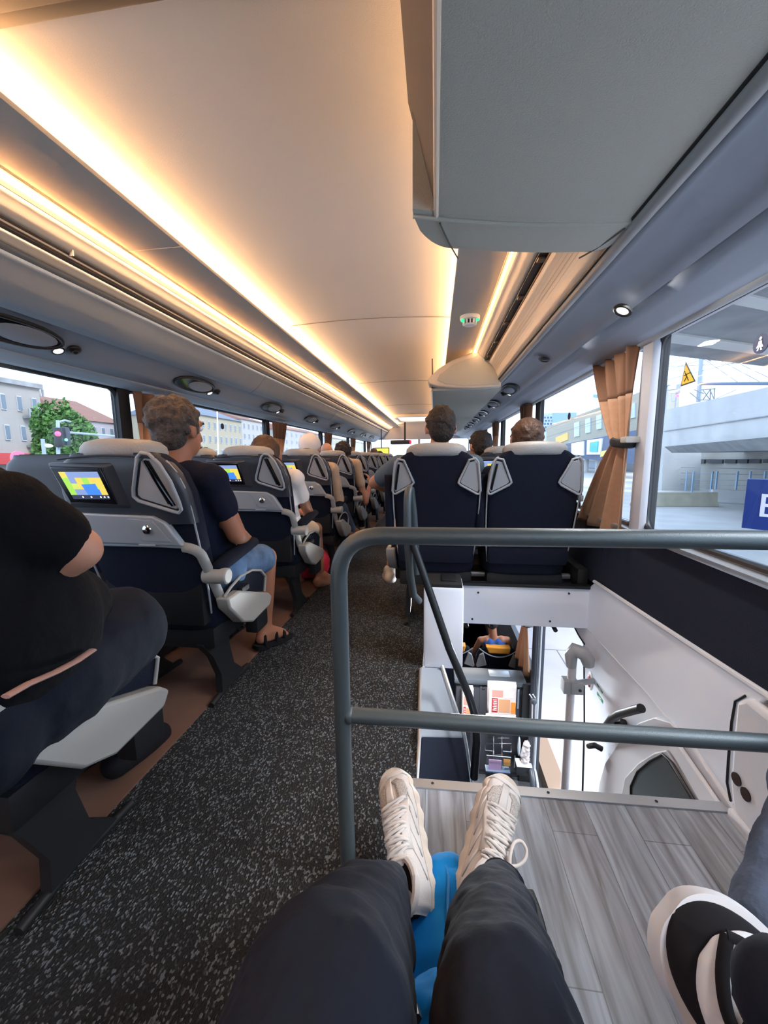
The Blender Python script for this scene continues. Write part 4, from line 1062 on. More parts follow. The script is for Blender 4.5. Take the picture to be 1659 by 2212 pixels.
# dark curls, fourth row aisle with raised forearm
J = seated(-.99, 3.73, .47); J['head'] = P(742, 978, X=-.98); J['kr'] = Vector((-.84, 4.42, .50)); J['er'] = Vector((-.72, 3.98, .50)); J['wr'] = Vector((-.68, 4.06, .68)); J['hr'] = Vector((-.2, .1, 1)); J['pr'] = Vector((-1, 0, 0))
person('person with dark curly hair in the fourth left row, bare forearm raised into the aisle', (0, 0, 0), J, M_skin, M_beige, M_beige, 'curly', M_hairdark, .5, False, .92, .012, shoes=M_shoeblack)
J = seated(-1.44, 7.9, .47); J['head'] = P(808, 980, X=-1.40); J['head'].y = 8.12; J['head'] = P(808, 980, Y=8.12); person('passenger far ahead on the left with brown hair just left of the front monitor', (0, 0, 0), J, M_skin, M_navy, M_blackpants, 'short', M_hairbrown, .5, False, .9, .018, face=False)
J = seated(-1.05, 8.2, .47); J['head'] = P(821, 986, Y=8.4); person('passenger farthest ahead on the left with black hair below the front monitor', (0, 0, 0), J, M_skin, M_navy, M_blackpants, 'short', M_hairdark, .5, False, .9, .018, face=False)
# man in the first right seat
J = seated(.01, 1.97, .47, .20); J.update(head=P(952, 924, Y=2.22), el=P(810, 1042, Y=2.26), sl=(-.20, 2.18, .91), sr=(.20, 2.18, .91), wl=(-.12, 2.44, .70), che=(.0, 2.19, .74), kl=(-.24, 2.66, .50), al=P(842, 1232, Y=2.58)+Vector((0, 0, .0)), fl=Vector((-.25, 1, -.08)), hl=Vector((.6, .4, -.1)))
person('man with short dark hair and slate T-shirt in the right seat behind the stairwell', (0, 0, 0), J, M_skin, M_blueshirt, M_blackpants, 'short', M_hairdark, .62, .6, 1.05, .011, look=(-.1, 1, 0), shoes=M_shoewhite)
# window seat beside him
J = seated(.485, 1.97, .43, .19); J['head'] = P(1137, 950, Y=2.2)
person('man with cropped brown hair barely showing above the right window seat headrest', (0, 0, 0), J, M_skin, M_navy, M_blackpants, 'short', M_hairbrown, .5, False, 1.0, .013)
J = seated(.42, 2.85, .47, .19); J['head'] = P(1036, 964, Y=3.05)
person('passenger with short black hair seen between the two navy right seats', (0, 0, 0), J, M_skin, M_blackcotton, M_blackpants, 'short', M_hairdark, .5, False, .95, .013, look=(-.5, 1, 0))
# red bag on the floor beside the woman
t = blob('bag', [('e', (-.93, 2.92, .13), (.10, .14, .12)), ('e', (-1.03, 2.90, .09), (.12, .10, .08))], M_red, None, .012, 4, disp=.03, dscale=.06)
tag(t, 'crimson bag on the floor in front of the long haired woman', 'bag')

# ---- shoes
def running_shoe(root, name, heel, toe, up, s=1.0, side=1, mats=None, loop=False, cuff=True):
    """cushioned lace-up sneaker: sole, upper, mesh windows, overlays, laces. side: +1 big toe towards +x of the shoe"""
    heel, toe, up = vec(heel), vec(toe), vec(up)
    f = (toe-heel).normalized(); L = (toe-heel).length; u = (up-f*up.dot(f)).normalized(); r = f.cross(u)
    M = Matrix.Translation(heel) @ Matrix((r, f, u)).transposed().to_4x4()
    k = L/.30
    def sp(x, y, z): return M @ Vector((x*k, y*k, z*k))
    prof = [(0.0, .018, 0), (.012, .030, 0), (.04, .037, 0), (.09, .036, .002), (.14, .037, .004), (.19, .044, .004), (.23, .046, .002), (.262, .041, -.002), (.285, .029, -.005), (.298, .012, -.007)]
    prof = [(y, w, x*side*-1) for y, w, x in prof]
    MU, MS, ML, MM = mats
    mb = MB(); rings = []
    ny = 56
    def at(y):
        if y > .25: return .0435*math.sqrt(max(.0006, 1-((y-.25)/.0483)**2.3)), .004*side-.010*side*((y-.25)/.048)**2*0 - side*.004
        for (a, wa, xa), (b, wb, xb) in zip(prof, prof[1:]):
            if a <= y <= b:
                t = (y-a)/(b-a); t = t*t*(3-2*t); return wa+(wb-wa)*t, xa+(xb-xa)*t
        return prof[-1][1], prof[-1][2]
    ys = [0.298*(.5-.5*math.cos(PI*i/ny)) for i in range(ny+1)]
    for y in ys:
        w, x = at(y); lift = .012*max(0, (y-.23)/.07)**2 + .006*max(0, (.03-y)/.03)
        h = .034 if y < .12 else .034-.010*min(1, (y-.12)/.12)
        wv = .0022*math.sin(y*150)
        rings.append([sp(x-w-.003-wv, y, lift+.004), sp(x-w*.9, y, lift), sp(x+w*.9, y, lift), sp(x+w+.003+wv, y, lift+.004), sp(x+w+.005+wv, y, lift+h*.6), sp(x+w+.001, y, lift+h), sp(x+w*.7, y, lift+h), sp(x-w*.7, y, lift+h), sp(x-w-.001, y, lift+h), sp(x-w-.005-wv, y, lift+h*.6)])
    mb.loft(rings); base = mb.build(name, MS, root, smooth=60)
    # upper
    def top(y):  # crest height over the sole line
        pts = [(0, .085), (.02, .095), (.06, .082), (.10, .088), (.14, .086), (.18, .070), (.22, .055), (.26, .044), (.288, .032), (.298, .022)]
        for (a, ha), (b, hb) in zip(pts, pts[1:]):
            if a <= y <= b: return ha+(hb-ha)*(y-a)/(b-a)
        return .02
    def U(y, a):
        """upper surface: a 0..pi from the +x side over the crest"""
        w, x = at(y); z0 = .026-.006*min(1, max(0, (y-.1)/.15)) + .012*max(0, (y-.23)/.07)**2
        h = top(y)-z0; e = .72
        ca, sa = math.cos(a), math.sin(a)
        return sp(x+(w*.97)*math.copysign(abs(ca)**e, ca), y*.985+.002, z0+h*abs(sa)**.8)
    mb = MB(); mb.loft([[U(y, PI*j/22) for j in range(23)] for y in ys], cap=False, closed=False); mb.build('upper', MU, base, smooth=80, solid=.002)
    def patch(nm, m, poly, lift):
        """thin overlay on the upper; poly in (y, a) as two edges"""
        mb = MB(); e0, e1 = poly
        c = sp(0, .15, .02)
        rows = []
        for (y0, a0), (y1, a1) in zip(e0, e1):
            row = []
            for j in range(7):
                y = y0+(y1-y0)*j/6; a = a0+(a1-a0)*j/6; p = U(y, a)
                cc = sp(at(y)[1], y, .02); row.append(p+(p-cc).normalized()*lift)
            rows.append(row)
        mb.loft(rows, cap=False, closed=False); return mb.build(nm, m, base, smooth=80, solid=.0025)
    # mesh windows over the toe
    patch('toe_mesh', MM, ([(.262, PI*.50), (.25, PI*.44), (.22, PI*.43), (.195, PI*.45)], [(.266, PI*.40), (.255, PI*.24), (.23, PI*.20), (.205, PI*.26)]), .0022)
    patch('toe_mesh', MM, ([(.262, PI*.60), (.25, PI*.76), (.225, PI*.80), (.19, PI*.74)], [(.262, PI*.55), (.25, PI*.56), (.22, PI*.57), (.19, PI*.55)]), .0022)
    patch('toe_cap', MU, ([(.268, PI*.02), (.275, PI*.2), (.278, PI*.5), (.275, PI*.8), (.268, PI*.98)], [(.293, PI*.02), (.294, PI*.2), (.295, PI*.5), (.294, PI*.8), (.293, PI*.98)]), .0042)
    patch('toe_rib', MU, ([(.272, PI*.49), (.24, PI*.49), (.20, PI*.48)], [(.272, PI*.56), (.24, PI*.56), (.20, PI*.57)]), .0035)
    for a0, a1 in ((.22, .40), (.78, .60)):
        patch('eyestay', MU, ([(.205, PI*a0), (.18, PI*(a0+.02)), (.14, PI*a0), (.10, PI*a0)], [(.205, PI*(a1)), (.18, PI*a1), (.14, PI*(a1)), (.10, PI*a1)]), .0035)
    for a0 in (.06, .94):
        sg = 1 if a0 < .5 else -1
        for y0 in (.05, .09, .13, .165):
            patch('side_stripe', MU, ([(y0, PI*a0), (y0+.03, PI*(a0+sg*.08)), (y0+.05, PI*(a0+sg*.16))], [(y0+.012, PI*a0), (y0+.042, PI*(a0+sg*.08)), (y0+.058, PI*(a0+sg*.16))]), .0025)
    # tongue and collar
    patch('tongue', MM if False else MU, ([(.20, PI*.42), (.15, PI*.42), (.10, PI*.42), (.075, PI*.40)], [(.20, PI*.58), (.15, PI*.58), (.10, PI*.58), (.075, PI*.60)]), .005)
    mb = MB(); ring = []
    for i in range(24):
        a = 2*PI*i/24; ring.append(sp(.031*math.cos(a)+at(.05)[1], .048+.046*math.sin(a), .092-.006*math.sin(a)))
    mb.tube(ring, .008*k, 8, closed=True); mb.build('collar', MU, base)
    mb = MB(); c = sp(0, .045, .088); mb.hexa([sp(.03*math.cos(a), .048+.044*math.sin(a), .05) for a in [2*PI*i/20 for i in range(20)]], [sp(.03*math.cos(a), .048+.044*math.sin(a), .09) for a in [2*PI*i/20 for i in range(20)]]); mb.build('sock', M_blackmatte, base)
    # laces
    mb = MB(); lv = [.205, .188, .171, .154, .137, .120, .103, .088]
    for i, y in enumerate(lv):
        pts = []
        for j in range(9):
            a = PI*(.30+.40*j/8); yy = y + (.008*(j/8-.5) if i % 2 else -.008*(j/8-.5)); p = U(yy, a); cc = sp(at(yy)[1], yy, .02); pts.append(p+(p-cc).normalized()*(.009 if 0 < j < 8 else .004))
        mb.tube(pts, .0036*k, 7)
        if i < len(lv)-1:
            for s_ in (-1, 1):
                pts = []
                for j in range(7):
                    a = PI*(.5+s_*(.17-.34*j/6)*1.0); yy = y-.017*j/6*1.0; p = U(yy, a); cc = sp(at(yy)[1], yy, .02); pts.append(p+(p-cc).normalized()*.0065)
                mb.tube(pts, .0030*k, 6)
    if loop:
        p0 = U(.10, PI*.40); n0 = (p0-sp(0, .10, .02)).normalized()
        o0 = p0+n0*.010; a_, b_ = r*side, f
        pts = [o0 + (a_*x + f*y)*k + n0*.010 for x, y in ((0, 0), (.018, .012), (.030, .032), (.028, .050), (.014, .056), (.002, .044), (.000, .022), (.004, .004))]
        mb.tube(smoothpts(pts), .0034*k, 8)
        pts = [o0 + (a_*x + f*y)*k + n0*z for x, y, z in ((0, 0, .01), (.022, -.01, .004), (.034, -.03, -.01), (.040, -.055, -.02))]
        mb.tube(smoothpts(pts), .003*k, 8)
    mb.build('laces', ML, base, smooth=60)
    return base, sp

# the photographer's own legs: black trousers and cream sneakers, feet up beyond the rail
me_ = thing('person', 'person in black trousers and cream running shoes, legs stretched out', 'person', (0, 0, 0))
lh, lt = Vector((-.004, .660, .035)), Vector((-.100, .925, .130))
rh, rt = Vector((.056, .672, .035)), Vector((.183, .935, .130))
hb, _ = running_shoe(me_, 'sneaker', lh, lt, Vector((-.50, -.25, .85)), 1, -1, (M_shoe, M_sole, M_lace, M_shoemesh))
hb['label'] = 'left cream sneaker'
hb2, _ = running_shoe(me_, 'sneaker', rh, rt, Vector((.48, -.2, .87)), 1, 1, (M_shoe, M_sole, M_lace, M_shoemesh), loop=True)
hb2['label'] = 'right cream sneaker with a long loose lace loop'
aL = P(836, 1905, Z=.17); aR = P(1084, 1908, Z=.17)
kL = Vector((-.098, .279, .45)); kR = Vector((.068, .300, .45))
body = blob('body', [('c', aL-Vector((0, 0, .05)), kL, .028, .052), ('c', aR-Vector((0, 0, .05)), kR, .028, .052), ('c', kL, (-.10, -.14, .48), .058, .075), ('c', kR, (.10, -.14, .47), .058, .075), ('c', (-.10, -.16, .48), (.10, -.16, .48), .09, .09)], M_skin, me_, .011, 4)
mL = P(772, 2016, Z=.30); mR = P(1072, 2016, Z=.30)
blob('trousers', [('c', aL+Vector((.004, 0, 0)), aL.lerp(mL, .4)+Vector((.006, 0, 0)), .033, .052), ('c', aL.lerp(mL, .4)+Vector((.006, 0, 0)), mL, .052, .080), ('c', mL, kL+Vector((-.004, 0, 0)), .080, .090),
                  ('c', aR, aR.lerp(mR, .4), .035, .050), ('c', aR.lerp(mR, .4), mR, .050, .066), ('c', mR, kR, .068, .068),
                  ('c', kL+Vector((-.004, 0, 0)), (-.11, -.14, .48), .090, .10), ('c', kR, (.11, -.14, .47), .070, .10), ('c', (-.10, -.16, .48), (.10, -.16, .48), .11, .11)],
     M_blackpants, me_, .007, 3, disp=.016, dscale=.06)
# own seat row
own = dup(r0, (0.02, -.48, 0), 0, 'navy seat the viewer sits in, below the black trousers', GRP, skip=('armrest', 'side_console', 'shoulder_inlay'))
own2 = dup(r0, (.50, -.48, 0), 0, 'navy seat beside the viewer at the right window', GRP, skip=('armrest', 'side_console', 'shoulder_inlay'))
# blue bag under the heels
bg_ = thing('bag', 'bright blue nylon bag with black straps lying on the floor under the cream sneakers', 'bag')
blob('sack', [('e', (.055, .60, .045), (.115, .18, .045)), ('e', (.035, .715, .05), (.06, .085, .045)), ('e', (.04, .42, .09), (.13, .14, .085)), ('e', (.12, .60, .05), (.085, .10, .05))], M_bag, bg_, .008, 3, disp=.016, dscale=.07)
for (a, b, c) in (((-.045, .54, .10), (-.035, .50, .13), (-.025, .45, .17)), ((.195, .71, .085), (.205, .665, .085), (.205, .63, .07))):
    mb = MB(); mb.tube(arc(a, b, c, 6), .013, 8, flat=.5); mb.build('strap', M_black, bg_)
mb = MB(); mb.box(.19, .215, .615, .64, .05, .085, bev=.005); mb.build('buckle', M_blackglossy, bg_)
mb = MB(); mb.tube([(.025, .77, .075), (.035, .71, .096), (.03, .62, .092), (.035, .50, .13)], .0035, 6); mb.build('seam', mat('bag_seam', (0, 104, 170), .6), bg_)

# the neighbour on the right: black and white skate shoe on a crossed leg, blue grey trousers
nb = thing('person', 'person in blue grey trousers and a black and white skate shoe, bottom right', 'person')
def skate_shoe(root, heel, toe, up, side):
    heel, toe, up = vec(heel), vec(toe), vec(up)
    f = (toe-heel).normalized(); L = (toe-heel).length; u = (up-f*up.dot(f)).normalized(); r = f.cross(u); k = L/.30
    M = Matrix.Translation(heel) @ Matrix((r, f, u)).transposed().to_4x4()
    def sp(x, y, z): return M @ Vector((x*k, y*k, z*k))
    prof = [(0, .036), (.04, .036), (.12, .036), (.19, .047), (.235, .051), (.300, .051)]
    def at(y):
        if y > .235: return .051*math.sqrt(max(.0004, 1-((y-.235)/.0652)**2.2))
        if y < .035: return .036*math.sqrt(max(.0004, 1-((.035-y)/.0352)**2.2))
        for (a, wa), (b, wb) in zip(prof, prof[1:]):
            if a <= y <= b:
                t = (y-a)/(b-a); t = t*t*(3-2*t); return wa+(wb-wa)*t
        return prof[-1][1]
    ny = 44; ys = [.30*(.5-.5*math.cos(PI*i/ny)) for i in range(ny+1)]
    def ringat(y, z0, z1, g):
        w = at(y)+g
        return [sp(-w, y, z0), sp(w, y, z0), sp(w+.003, y, (z0+z1)/2), sp(w, y, z1), sp(-w, y, z1), sp(-w-.003, y, (z0+z1)/2)]
    def solid(nm, m, z0, z1, g, y0=0, y1=.30):
        mb = MB(); mb.loft([ringat(y, z0, z1, g) for y in ys if y0 <= y <= y1]); return mb.build(nm, m, root, smooth=60)
    base = solid('skate_shoe', M_shoewhite, 0, .032, .008)
    def topz(y):
        pts = [(0, .075), (.02, .085), (.06, .075), (.10, .085), (.14, .085), (.18, .072), (.22, .058), (.26, .050), (.285, .042), (.30, .032)]
        for (a, ha), (b, hb_) in zip(pts, pts[1:]):
            if a <= y <= b: return ha+(hb_-ha)*(y-a)/(b-a)
        return .03
    def U(y, a, lift=0):
        w = at(y); z0 = .028; h = topz(y)-z0; ca, sa = math.cos(a), math.sin(a)
        return sp((w*.99+lift)*math.copysign(abs(ca)**.7, ca), y*.985+.003, z0+(h+lift)*abs(sa)**.75)
    mb = MB(); mb.loft([[U(y, PI*j/22) for j in range(23)] for y in ys], cap=False, closed=False); mb.build('upper', M_shoeblack, base, smooth=80, solid=.002)
    def patch(nm, m, e0, e1, lift):
        mb = MB(); rows = []
        f0 = smoothpts([(y, a, 0) for y, a in e0]); f1 = smoothpts([(y, a, 0) for y, a in e1])
        for p0, p1 in zip(f0, f1):
            rows.append([U(p0.x+(p1.x-p0.x)*j/16, PI*(p0.y+(p1.y-p0.y)*j/16), lift) for j in range(17)])
        mb.loft(rows, cap=False, closed=False); return mb.build(nm, m, base, smooth=80, solid=.0025)
    # white vamp band behind the suede toe and white quarters
    patch('vamp', M_shoewhite, [(.232, .12), (.262, .27), (.275, .42), (.277, .5), (.275, .58), (.262, .73), (.232, .88)], [(.12, .14), (.12, .28), (.12, .42), (.12, .5), (.12, .58), (.12, .72), (.12, .86)], .0025)
    mb = MB()
    for i, y in enumerate((.238, .214, .190, .166, .142)):
        mb.tube([U(y+(.006 if i % 2 else -.006)*(j/8-.5), PI*(.30+.4*j/8), .010 if 0 < j < 8 else .003) for j in range(9)], .0046*k, 7, flat=.6)
    for pl in ([(.272, .40), (.262, .52), (.245, .62), (.222, .66), (.19, .64), (.16, .60)], [(.272, .40), (.255, .36), (.225, .34), (.19, .36), (.16, .40)]):
        mb.tube(smoothpts([U(y, PI*a, .006) for y, a in pl]), .0052*k, 8, flat=.6)
    mb.build('laces', M_shoeblack, base, smooth=60)
    return base
tp = P(1450, 2000, Y=.40); hp_ = P(1800, 2330, Y=.24)
toe = Vector((.217, .347, .545)); heel = Vector((.395, .210, .40))
skate_shoe(nb, heel, toe, Vector((-.25, -.55, .75)), 1)
blob('body', [('c', (.40, .22, .48), (.55, .25, .56), .032, .045), ('c', (.55, .25, .56), (.50, -.1, .52), .06, .07)], M_skin, nb, .012, 3)
blob('trousers', [('c', P(1672, 2040, Z=.50), P(1720, 1850, Z=.50), .036, .042), ('c', P(1720, 1850, Z=.50), P(1790, 1740, Z=.52), .040, .05), ('c', P(1790, 1740, Z=.52), (.56, .1, .50), .06, .08), ('c', (.56, .1, .5), (.5, -.12, .5), .09, .1)], M_jeansblue, nb, .008, 3, disp=.012, dscale=.05)
blob('trousers', [('c', P(1712, 2172, Z=.62), P(1790, 2270, Z=.60), .034, .040), ('c', P(1790, 2270, Z=.60), (.50, -.1, .50), .040, .09)], M_blackpants, nb, .01, 3, disp=.01, dscale=.05)
# ------------------------------------------------------------------ guard rail round the stairwell
gr = thing('guard_rail', 'grey tubular guard rail with rounded corner and two bars before the viewer', 'rail')
yR = .745
z1 = P(1000, 1160, Y=yR).z; z2 = P(1000, 1566, Y=yR).z; xP = P(736, 1400, Y=yR).x
ry = .018                      # the bars run slightly askew
rc = .095
pts = [(xP+.004, yR, .0), (xP, yR, .35), (xP, yR, z1-rc)]
pts += arc((xP, yR, z1-rc), (xP, yR, z1), (xP+rc, yR, z1), 10)[1:]
pts += [(.3, yR+ry*.5, z1), (.79, yR+ry, z1)]
mb = MB(); mb.tube(pts, .0175, 18); mb.build('post_and_top_bar', M_rail, gr, smooth=60)
mb = MB(); mb.tube([(xP+.012, yR, z2+.003), (.3, yR+ry*.5, z2), (.79, yR+ry, z2)], .0165, 18); mb.ell((xP+.016, yR, z2+.003), (.014, .0185, .0185)); mb.build('middle_bar', M_rail, gr, smooth=60)
mb = MB(); mb.cyl((xP+.004, yR, .0), (xP+.004, yR, .008), .04, n=24); mb.build('foot_plate', M_rail, gr)

# handrail beside the bin: bent upright and long rail dropping into the stairwell
hr = thing('handrail', 'bent grey handrail rising in front of the aisle seat at the head of the stairs', 'rail')
a = P(880, 1075, Y=1.50)
pts = [P(905, 1298, Y=1.62), P(893, 1285, Y=1.56), P(886, 1240, Y=1.52), P(880, 1160, Y=1.50), a, ]
mb = MB(); mb.tube([pts[0]] + pts[1:4] + arc(P(880, 1100, Y=1.50), P(880, 1052, Y=1.505), P(887, 1056, Y=1.56), 6) + [P(893, 1110, Y=1.585), P(897, 1170, Y=1.60), P(899, 1240, Y=1.60)], .0155, 14); mb.build('upright', M_rail, hr, smooth=60)
mb = MB(); mb.tube([P(888, 1150, Y=1.50), P(896, 1185, Y=1.49), P(915, 1240, Y=1.47), P(970, 1400, Y=1.42), P(1012, 1500, Y=1.39), P(1026, 1545, Y=1.37), P(1030, 1600, Y=1.36), P(1024, 1680, Y=1.36)], .0150, 14); mb.build('falling_rail', M_raildark, hr, smooth=60)

# white waste bin with black lid
bn = thing('waste_bin', 'tall white waste bin with black flap lid at the top of the stairs', 'bin')
BZ = P(960, 1264, Y=1.69).z
bx0, bx1 = P(915, 1350, Y=1.69).x, P(1001, 1350, Y=1.69).x
mb = MB(); mb.box(bx0, bx1, 1.69, 1.86, .0, BZ-.012, bev=.012); mb.build('body', M_white, bn)
mb = MB(); mb.box(bx0+.006, bx1-.006, 1.696, 1.854, BZ-.02, BZ+.004, bev=.006)
mb.build('rim', M_seatblack, bn)
mb = MB(); mb.box(bx0+.080, bx1-.03, 1.73, 1.83, BZ+.003, BZ+.012, bev=.004); mb.build('flap', M_black, bn)

# stairwell shell
mb = MB()      # podium beam under the right seats
BY = 2.10
zt = P(1130, 1268, Y=BY).z; zb = P(1130, 1352, Y=BY).z
x0b, x1b = P(990, 1300, Y=BY).x, .85
mb.box(x0b, x1b, BY, BY+.03, zb, zt, bev=.004)
o = struct(mb, 'trim_11', M_white)
for px, py in ((1033, 1280), (1229, 1282), (1020, 1337), (1188, 1342)):
    p = P(px, py, Y=BY-.001); mb = MB(); mb.cyl((p.x, p.y+.003, p.z), (p.x, p.y-.003, p.z), .0055, n=12); mb.build('screw', M_black, o)
mb = MB(); mb.box(x0b, x1b-.02, BY-.012, BY+.03, zt, zt+.018, bev=.005); struct(mb, 'trim_12', M_raildark)
mb = MB(); mb.box(x0b, x1b-.10, BY+.10, BY+.13, zt+.02, zt+.045, bev=.004); mb.box(x0b-.18, x0b, BY+.10, BY+.13, zt+.015, zt+.035, bev=.004); struct(mb, 'trim_13', M_alu)
mb = MB(); mb.box(x0b+.02, XR, BY+.03, 3.1, zb+.06, zt-.005); mb.box(XR-.10, XR-.04, BY+.03, 2.8, zt-.01, zt+.10, bev=.02); struct(mb, 'floor_podium', M_seatblack)
mb = MB(); mb.box(x0b-.02, x0b+.02, BY+.03, 3.1, -.04, zt-.005); struct(mb, 'wall_podium', M_blackmatte)

# right stair wall: white moulded panels standing proud of the coach side
XW = .815
def yz(px, py, X=XW):
    p = P(px, py, X=X); return p.y, p.z
def wallpoly(pts, x0, x1, name, m, parent=None, bevel=.006):
    mb = MB(); mb.prism([yz(*p) for p in pts], lambda u, v, d: Vector((d, u, v)), x0, x1)
    return mb.build(name, m, parent, bevel=bevel)
sw = thing('stair_wall_panel', 'white moulded wall panel descending along the right side of the stairwell', 'wall panel')
wallpoly([(1284, 1258), (1659, 1505), (1592, 1560), (1583, 1600), (1582, 1660), (1600, 1770), (1262, 1770), (1262, 1400), (1240, 1352), (1240, 1300)], XW, XR+.02, 'panel', M_white, sw)
mb = MB(); mb.tube([Vector((XW+.004,)+yz(*p)) for p in ((1282, 1256), (1400, 1335), (1520, 1414), (1606, 1471), (1659, 1506), (1800, 1600))], .009, 8); mb.build('cap_strip', M_offwhite, sw)
mb = MB(); mb.tube([Vector((XW-.001,)+yz(*p)) for p in ((1262, 1395), (1263, 1560), (1258, 1740))], .005, 6); mb.tube([Vector((XW-.001,)+yz(*p)) for p in ((1226, 1308), (1238, 1335), (1240, 1352), (1252, 1375), (1264, 1392))], .005, 6); mb.build('door_seal', M_black, sw)
mb = MB(); mb.tube([Vector((XW-.001,)+yz(*p)) for p in ((1264, 1352), (1330, 1425), (1400, 1500), (1465, 1580), (1530, 1660), (1585, 1738))], .0028, 6); mb.build('panel_crease', M_offwhite, sw)
mb = MB(); mb.tube([Vector((XW-.002,)+yz(*p)) for p in ((1612, 1503), (1590, 1515), (1582, 1560), (1575, 1640), (1572, 1690), (1584, 1750))], .0035, 6); mb.build('panel_gap', M_black, sw)
# lower moulded quarter with grey rounded frame and dark glass
wallpoly([(1420, 1550), (1455, 1560), (1500, 1610), (1600, 1760), (1290, 1760), (1300, 1690), (1312, 1650), (1345, 1600), (1385, 1562)], XW-.012, XW+.006, 'moulded_quarter', M_offwhite, sw, .004)
wallpoly([(1452, 1620), (1560, 1770), (1352, 1770), (1352, 1720), (1360, 1680), (1390, 1648), (1425, 1626)], XW-.020, XW, 'window_surround', mat('surround_grey', (158, 158, 162), .6), sw, .006)
wallpoly([(1448, 1630), (1540, 1775), (1377, 1775), (1377, 1700), (1392, 1668), (1420, 1645)], XW-.024, XW-.018, 'dark_pane', mat('dim_pane', (70, 80, 84), .15), sw, .002)
mb = MB(); mb.tube([Vector((XW-.025,)+yz(*p)) for p in ((1377, 1775), (1377, 1700), (1392, 1668), (1420, 1645), (1448, 1630), (1470, 1650), (1500, 1700), (1540, 1765))], .004, 8); mb.build('pane_seal', M_black, sw)
mb = MB(); mb.hexa([Vector((XW-.03,)+yz(*p)) for p in ((1455, 1600), (1478, 1600), (1585, 1752), (1545, 1752))], [Vector((XW-.016,)+yz(*p)) for p in ((1455, 1600), (1478, 1600), (1585, 1752), (1545, 1752))]); mb.build('diagonal_rail', M_offwhite, sw, bevel=.004)
# grey box panel by the neighbour with two black holes
gb = thing('side_box_panel', 'light grey side panel with two black holes at the right edge above the landing', 'panel')
mb = MB(); XB = .795
mb.prism([yz(*p, XB) for p in ((1588, 1512), (1610, 1506), (1659, 1545), (1720, 1600), (1900, 1760), (1900, 2300), (1700, 2000), (1605, 1800), (1580, 1745), (1574, 1690), (1580, 1600))], lambda u, v, d: Vector((d, u, v)), XB, XR)
mb.build('panel', M_offwhite, gb, bevel=.014)
for px, py in ((1591, 1683), (1611, 1716)):
    mb = MB(); p = P(px, py, X=XB-.001); mb.cyl((p.x+.004, p.y, p.z), (p.x-.002, p.y, p.z), .016, n=22); mb.build('hole', M_blackglossy, gb)
mb = MB(); p = P(1582, 1753, X=XB-.002); mb.cyl((p.x+.004, p.y, p.z), (p.x-.003, p.y, p.z), .006, n=12); mb.build('screw', M_black, gb)
mb = MB(); mb.box(.785, .80, .1, 1.03, -.02, .03, bev=.004); struct(mb, 'baseboard_right', M_offwhite)

# left stair side: sloping grey balustrade with silver edges and black lower panel
bl = thing('stair_balustrade', 'sloping light grey balustrade with silver edges left of the stairs', 'balustrade')
A = Vector((-.052, 1.62, -.01)); B = Vector((-.052, 1.17, -.01)); Cc = P(1021, 1700, Z=-.90); D = P(952, 1442, Y=1.62)
m1 = P(916, 1592, Y=1.33); 
mb = MB()
a0, a1, a2, a3 = P(908, 1440, Y=1.66), P(955, 1442, Y=1.66), P(1000, 1592, Y=1.50), P(906, 1592, Y=1.20)
mb.hexa([a0, a1, a2, a3], [v+Vector((-.01, .01, -.03)) for v in (a0, a1, a2, a3)]); mb.build('grey_cover', mat('cover_grey', (138, 146, 156), .6), bl, bevel=.006)
b0, b1, b2, b3 = P(912, 1592, Y=1.22), P(1000, 1592, Y=1.51), P(1022, 1720, Y=1.44), P(904, 1720, Y=1.08)
mb = MB(); mb.hexa([b0, b1, b2, b3], [v+Vector((-.01, .01, -.03)) for v in (b0, b1, b2, b3)]); mb.build('black_panel', M_dado, bl)
mb = MB(); mb.tube([P(955, 1438, Y=1.655), P(1002, 1585, Y=1.49), P(1008, 1620, Y=1.48), P(1022, 1720, Y=1.42)], .0085, 10); mb.tube([P(909, 1445, Y=1.65), P(906, 1600, Y=1.19), P(900, 1700, Y=1.05)], .006, 8); mb.build('edge_strip', M_alu, bl)
# stair treads and the wall below the aisle
for i in range(7):
    z = -.24*(i+1)+.02; mb = MB(); mb.box(.25, .745, 1.10-.0*i, 1.24+.13*(i+0)*.0, z-.03, z)
ts = thing('staircase', 'dark stair treads dropping below the landing edge', 'stairs')
for i in range(7):
    z = -.25*(i+1); y0 = .92-.08*i; mb = MB(); mb.box(LX0, .80, y0-.12, y0+.12, z-.03, z, bev=.004); mb.build('tread', M_seatblack, ts)
mb = MB(); mb.box(LX0, .80, .20, .23, -1.9, -.05); struct(mb, 'wall_stairwell', M_blackmatte)
mb = MB(); mb.box(-.06, -.045, 1.06, 1.66, -.30, -.04); mb.box(-.07, -.05, 1.66, 3.1, -.25, -.04); struct(mb, 'wall_aisle_edge', M_blackmatte)

# grab pole with grey padded head, clamp and arm
gp = thing('grab_pole', 'white grab pole with grey padded head standing in the doorway of the stairs', 'pole')
yp = 1.95; pt = P(1236, 1440, Y=yp); pb_ = P(1222, 1710, Y=yp)
mb = MB(); mb.tube([pt, (pt.x, yp, -1.9)], .0205, 18); mb.build('tube', mat('pole_white', (198, 196, 200), .35), gp, smooth=60)
mb = MB(); c1, c2, c3 = P(1236, 1440, Y=yp), P(1234, 1408, Y=yp), P(1270, 1425, Y=yp-.03)
mb.tube([P(1234, 1440, Y=yp), P(1233, 1415, Y=yp), P(1240, 1404, Y=yp), P(1262, 1412, Y=yp-.01), P(1270, 1426, Y=yp-.02), P(1271, 1438, Y=yp-.02)], [.024, .032, .036, .036, .034, .026], 14); mb.build('padded_head', M_seatgrey, gp, smooth=60)
mb = MB(); cc = P(1230, 1480, Y=yp); mb.box(cc.x-.035, cc.x+.035, yp-.028, yp+.028, cc.z-.035, cc.z+.035, bev=.004)
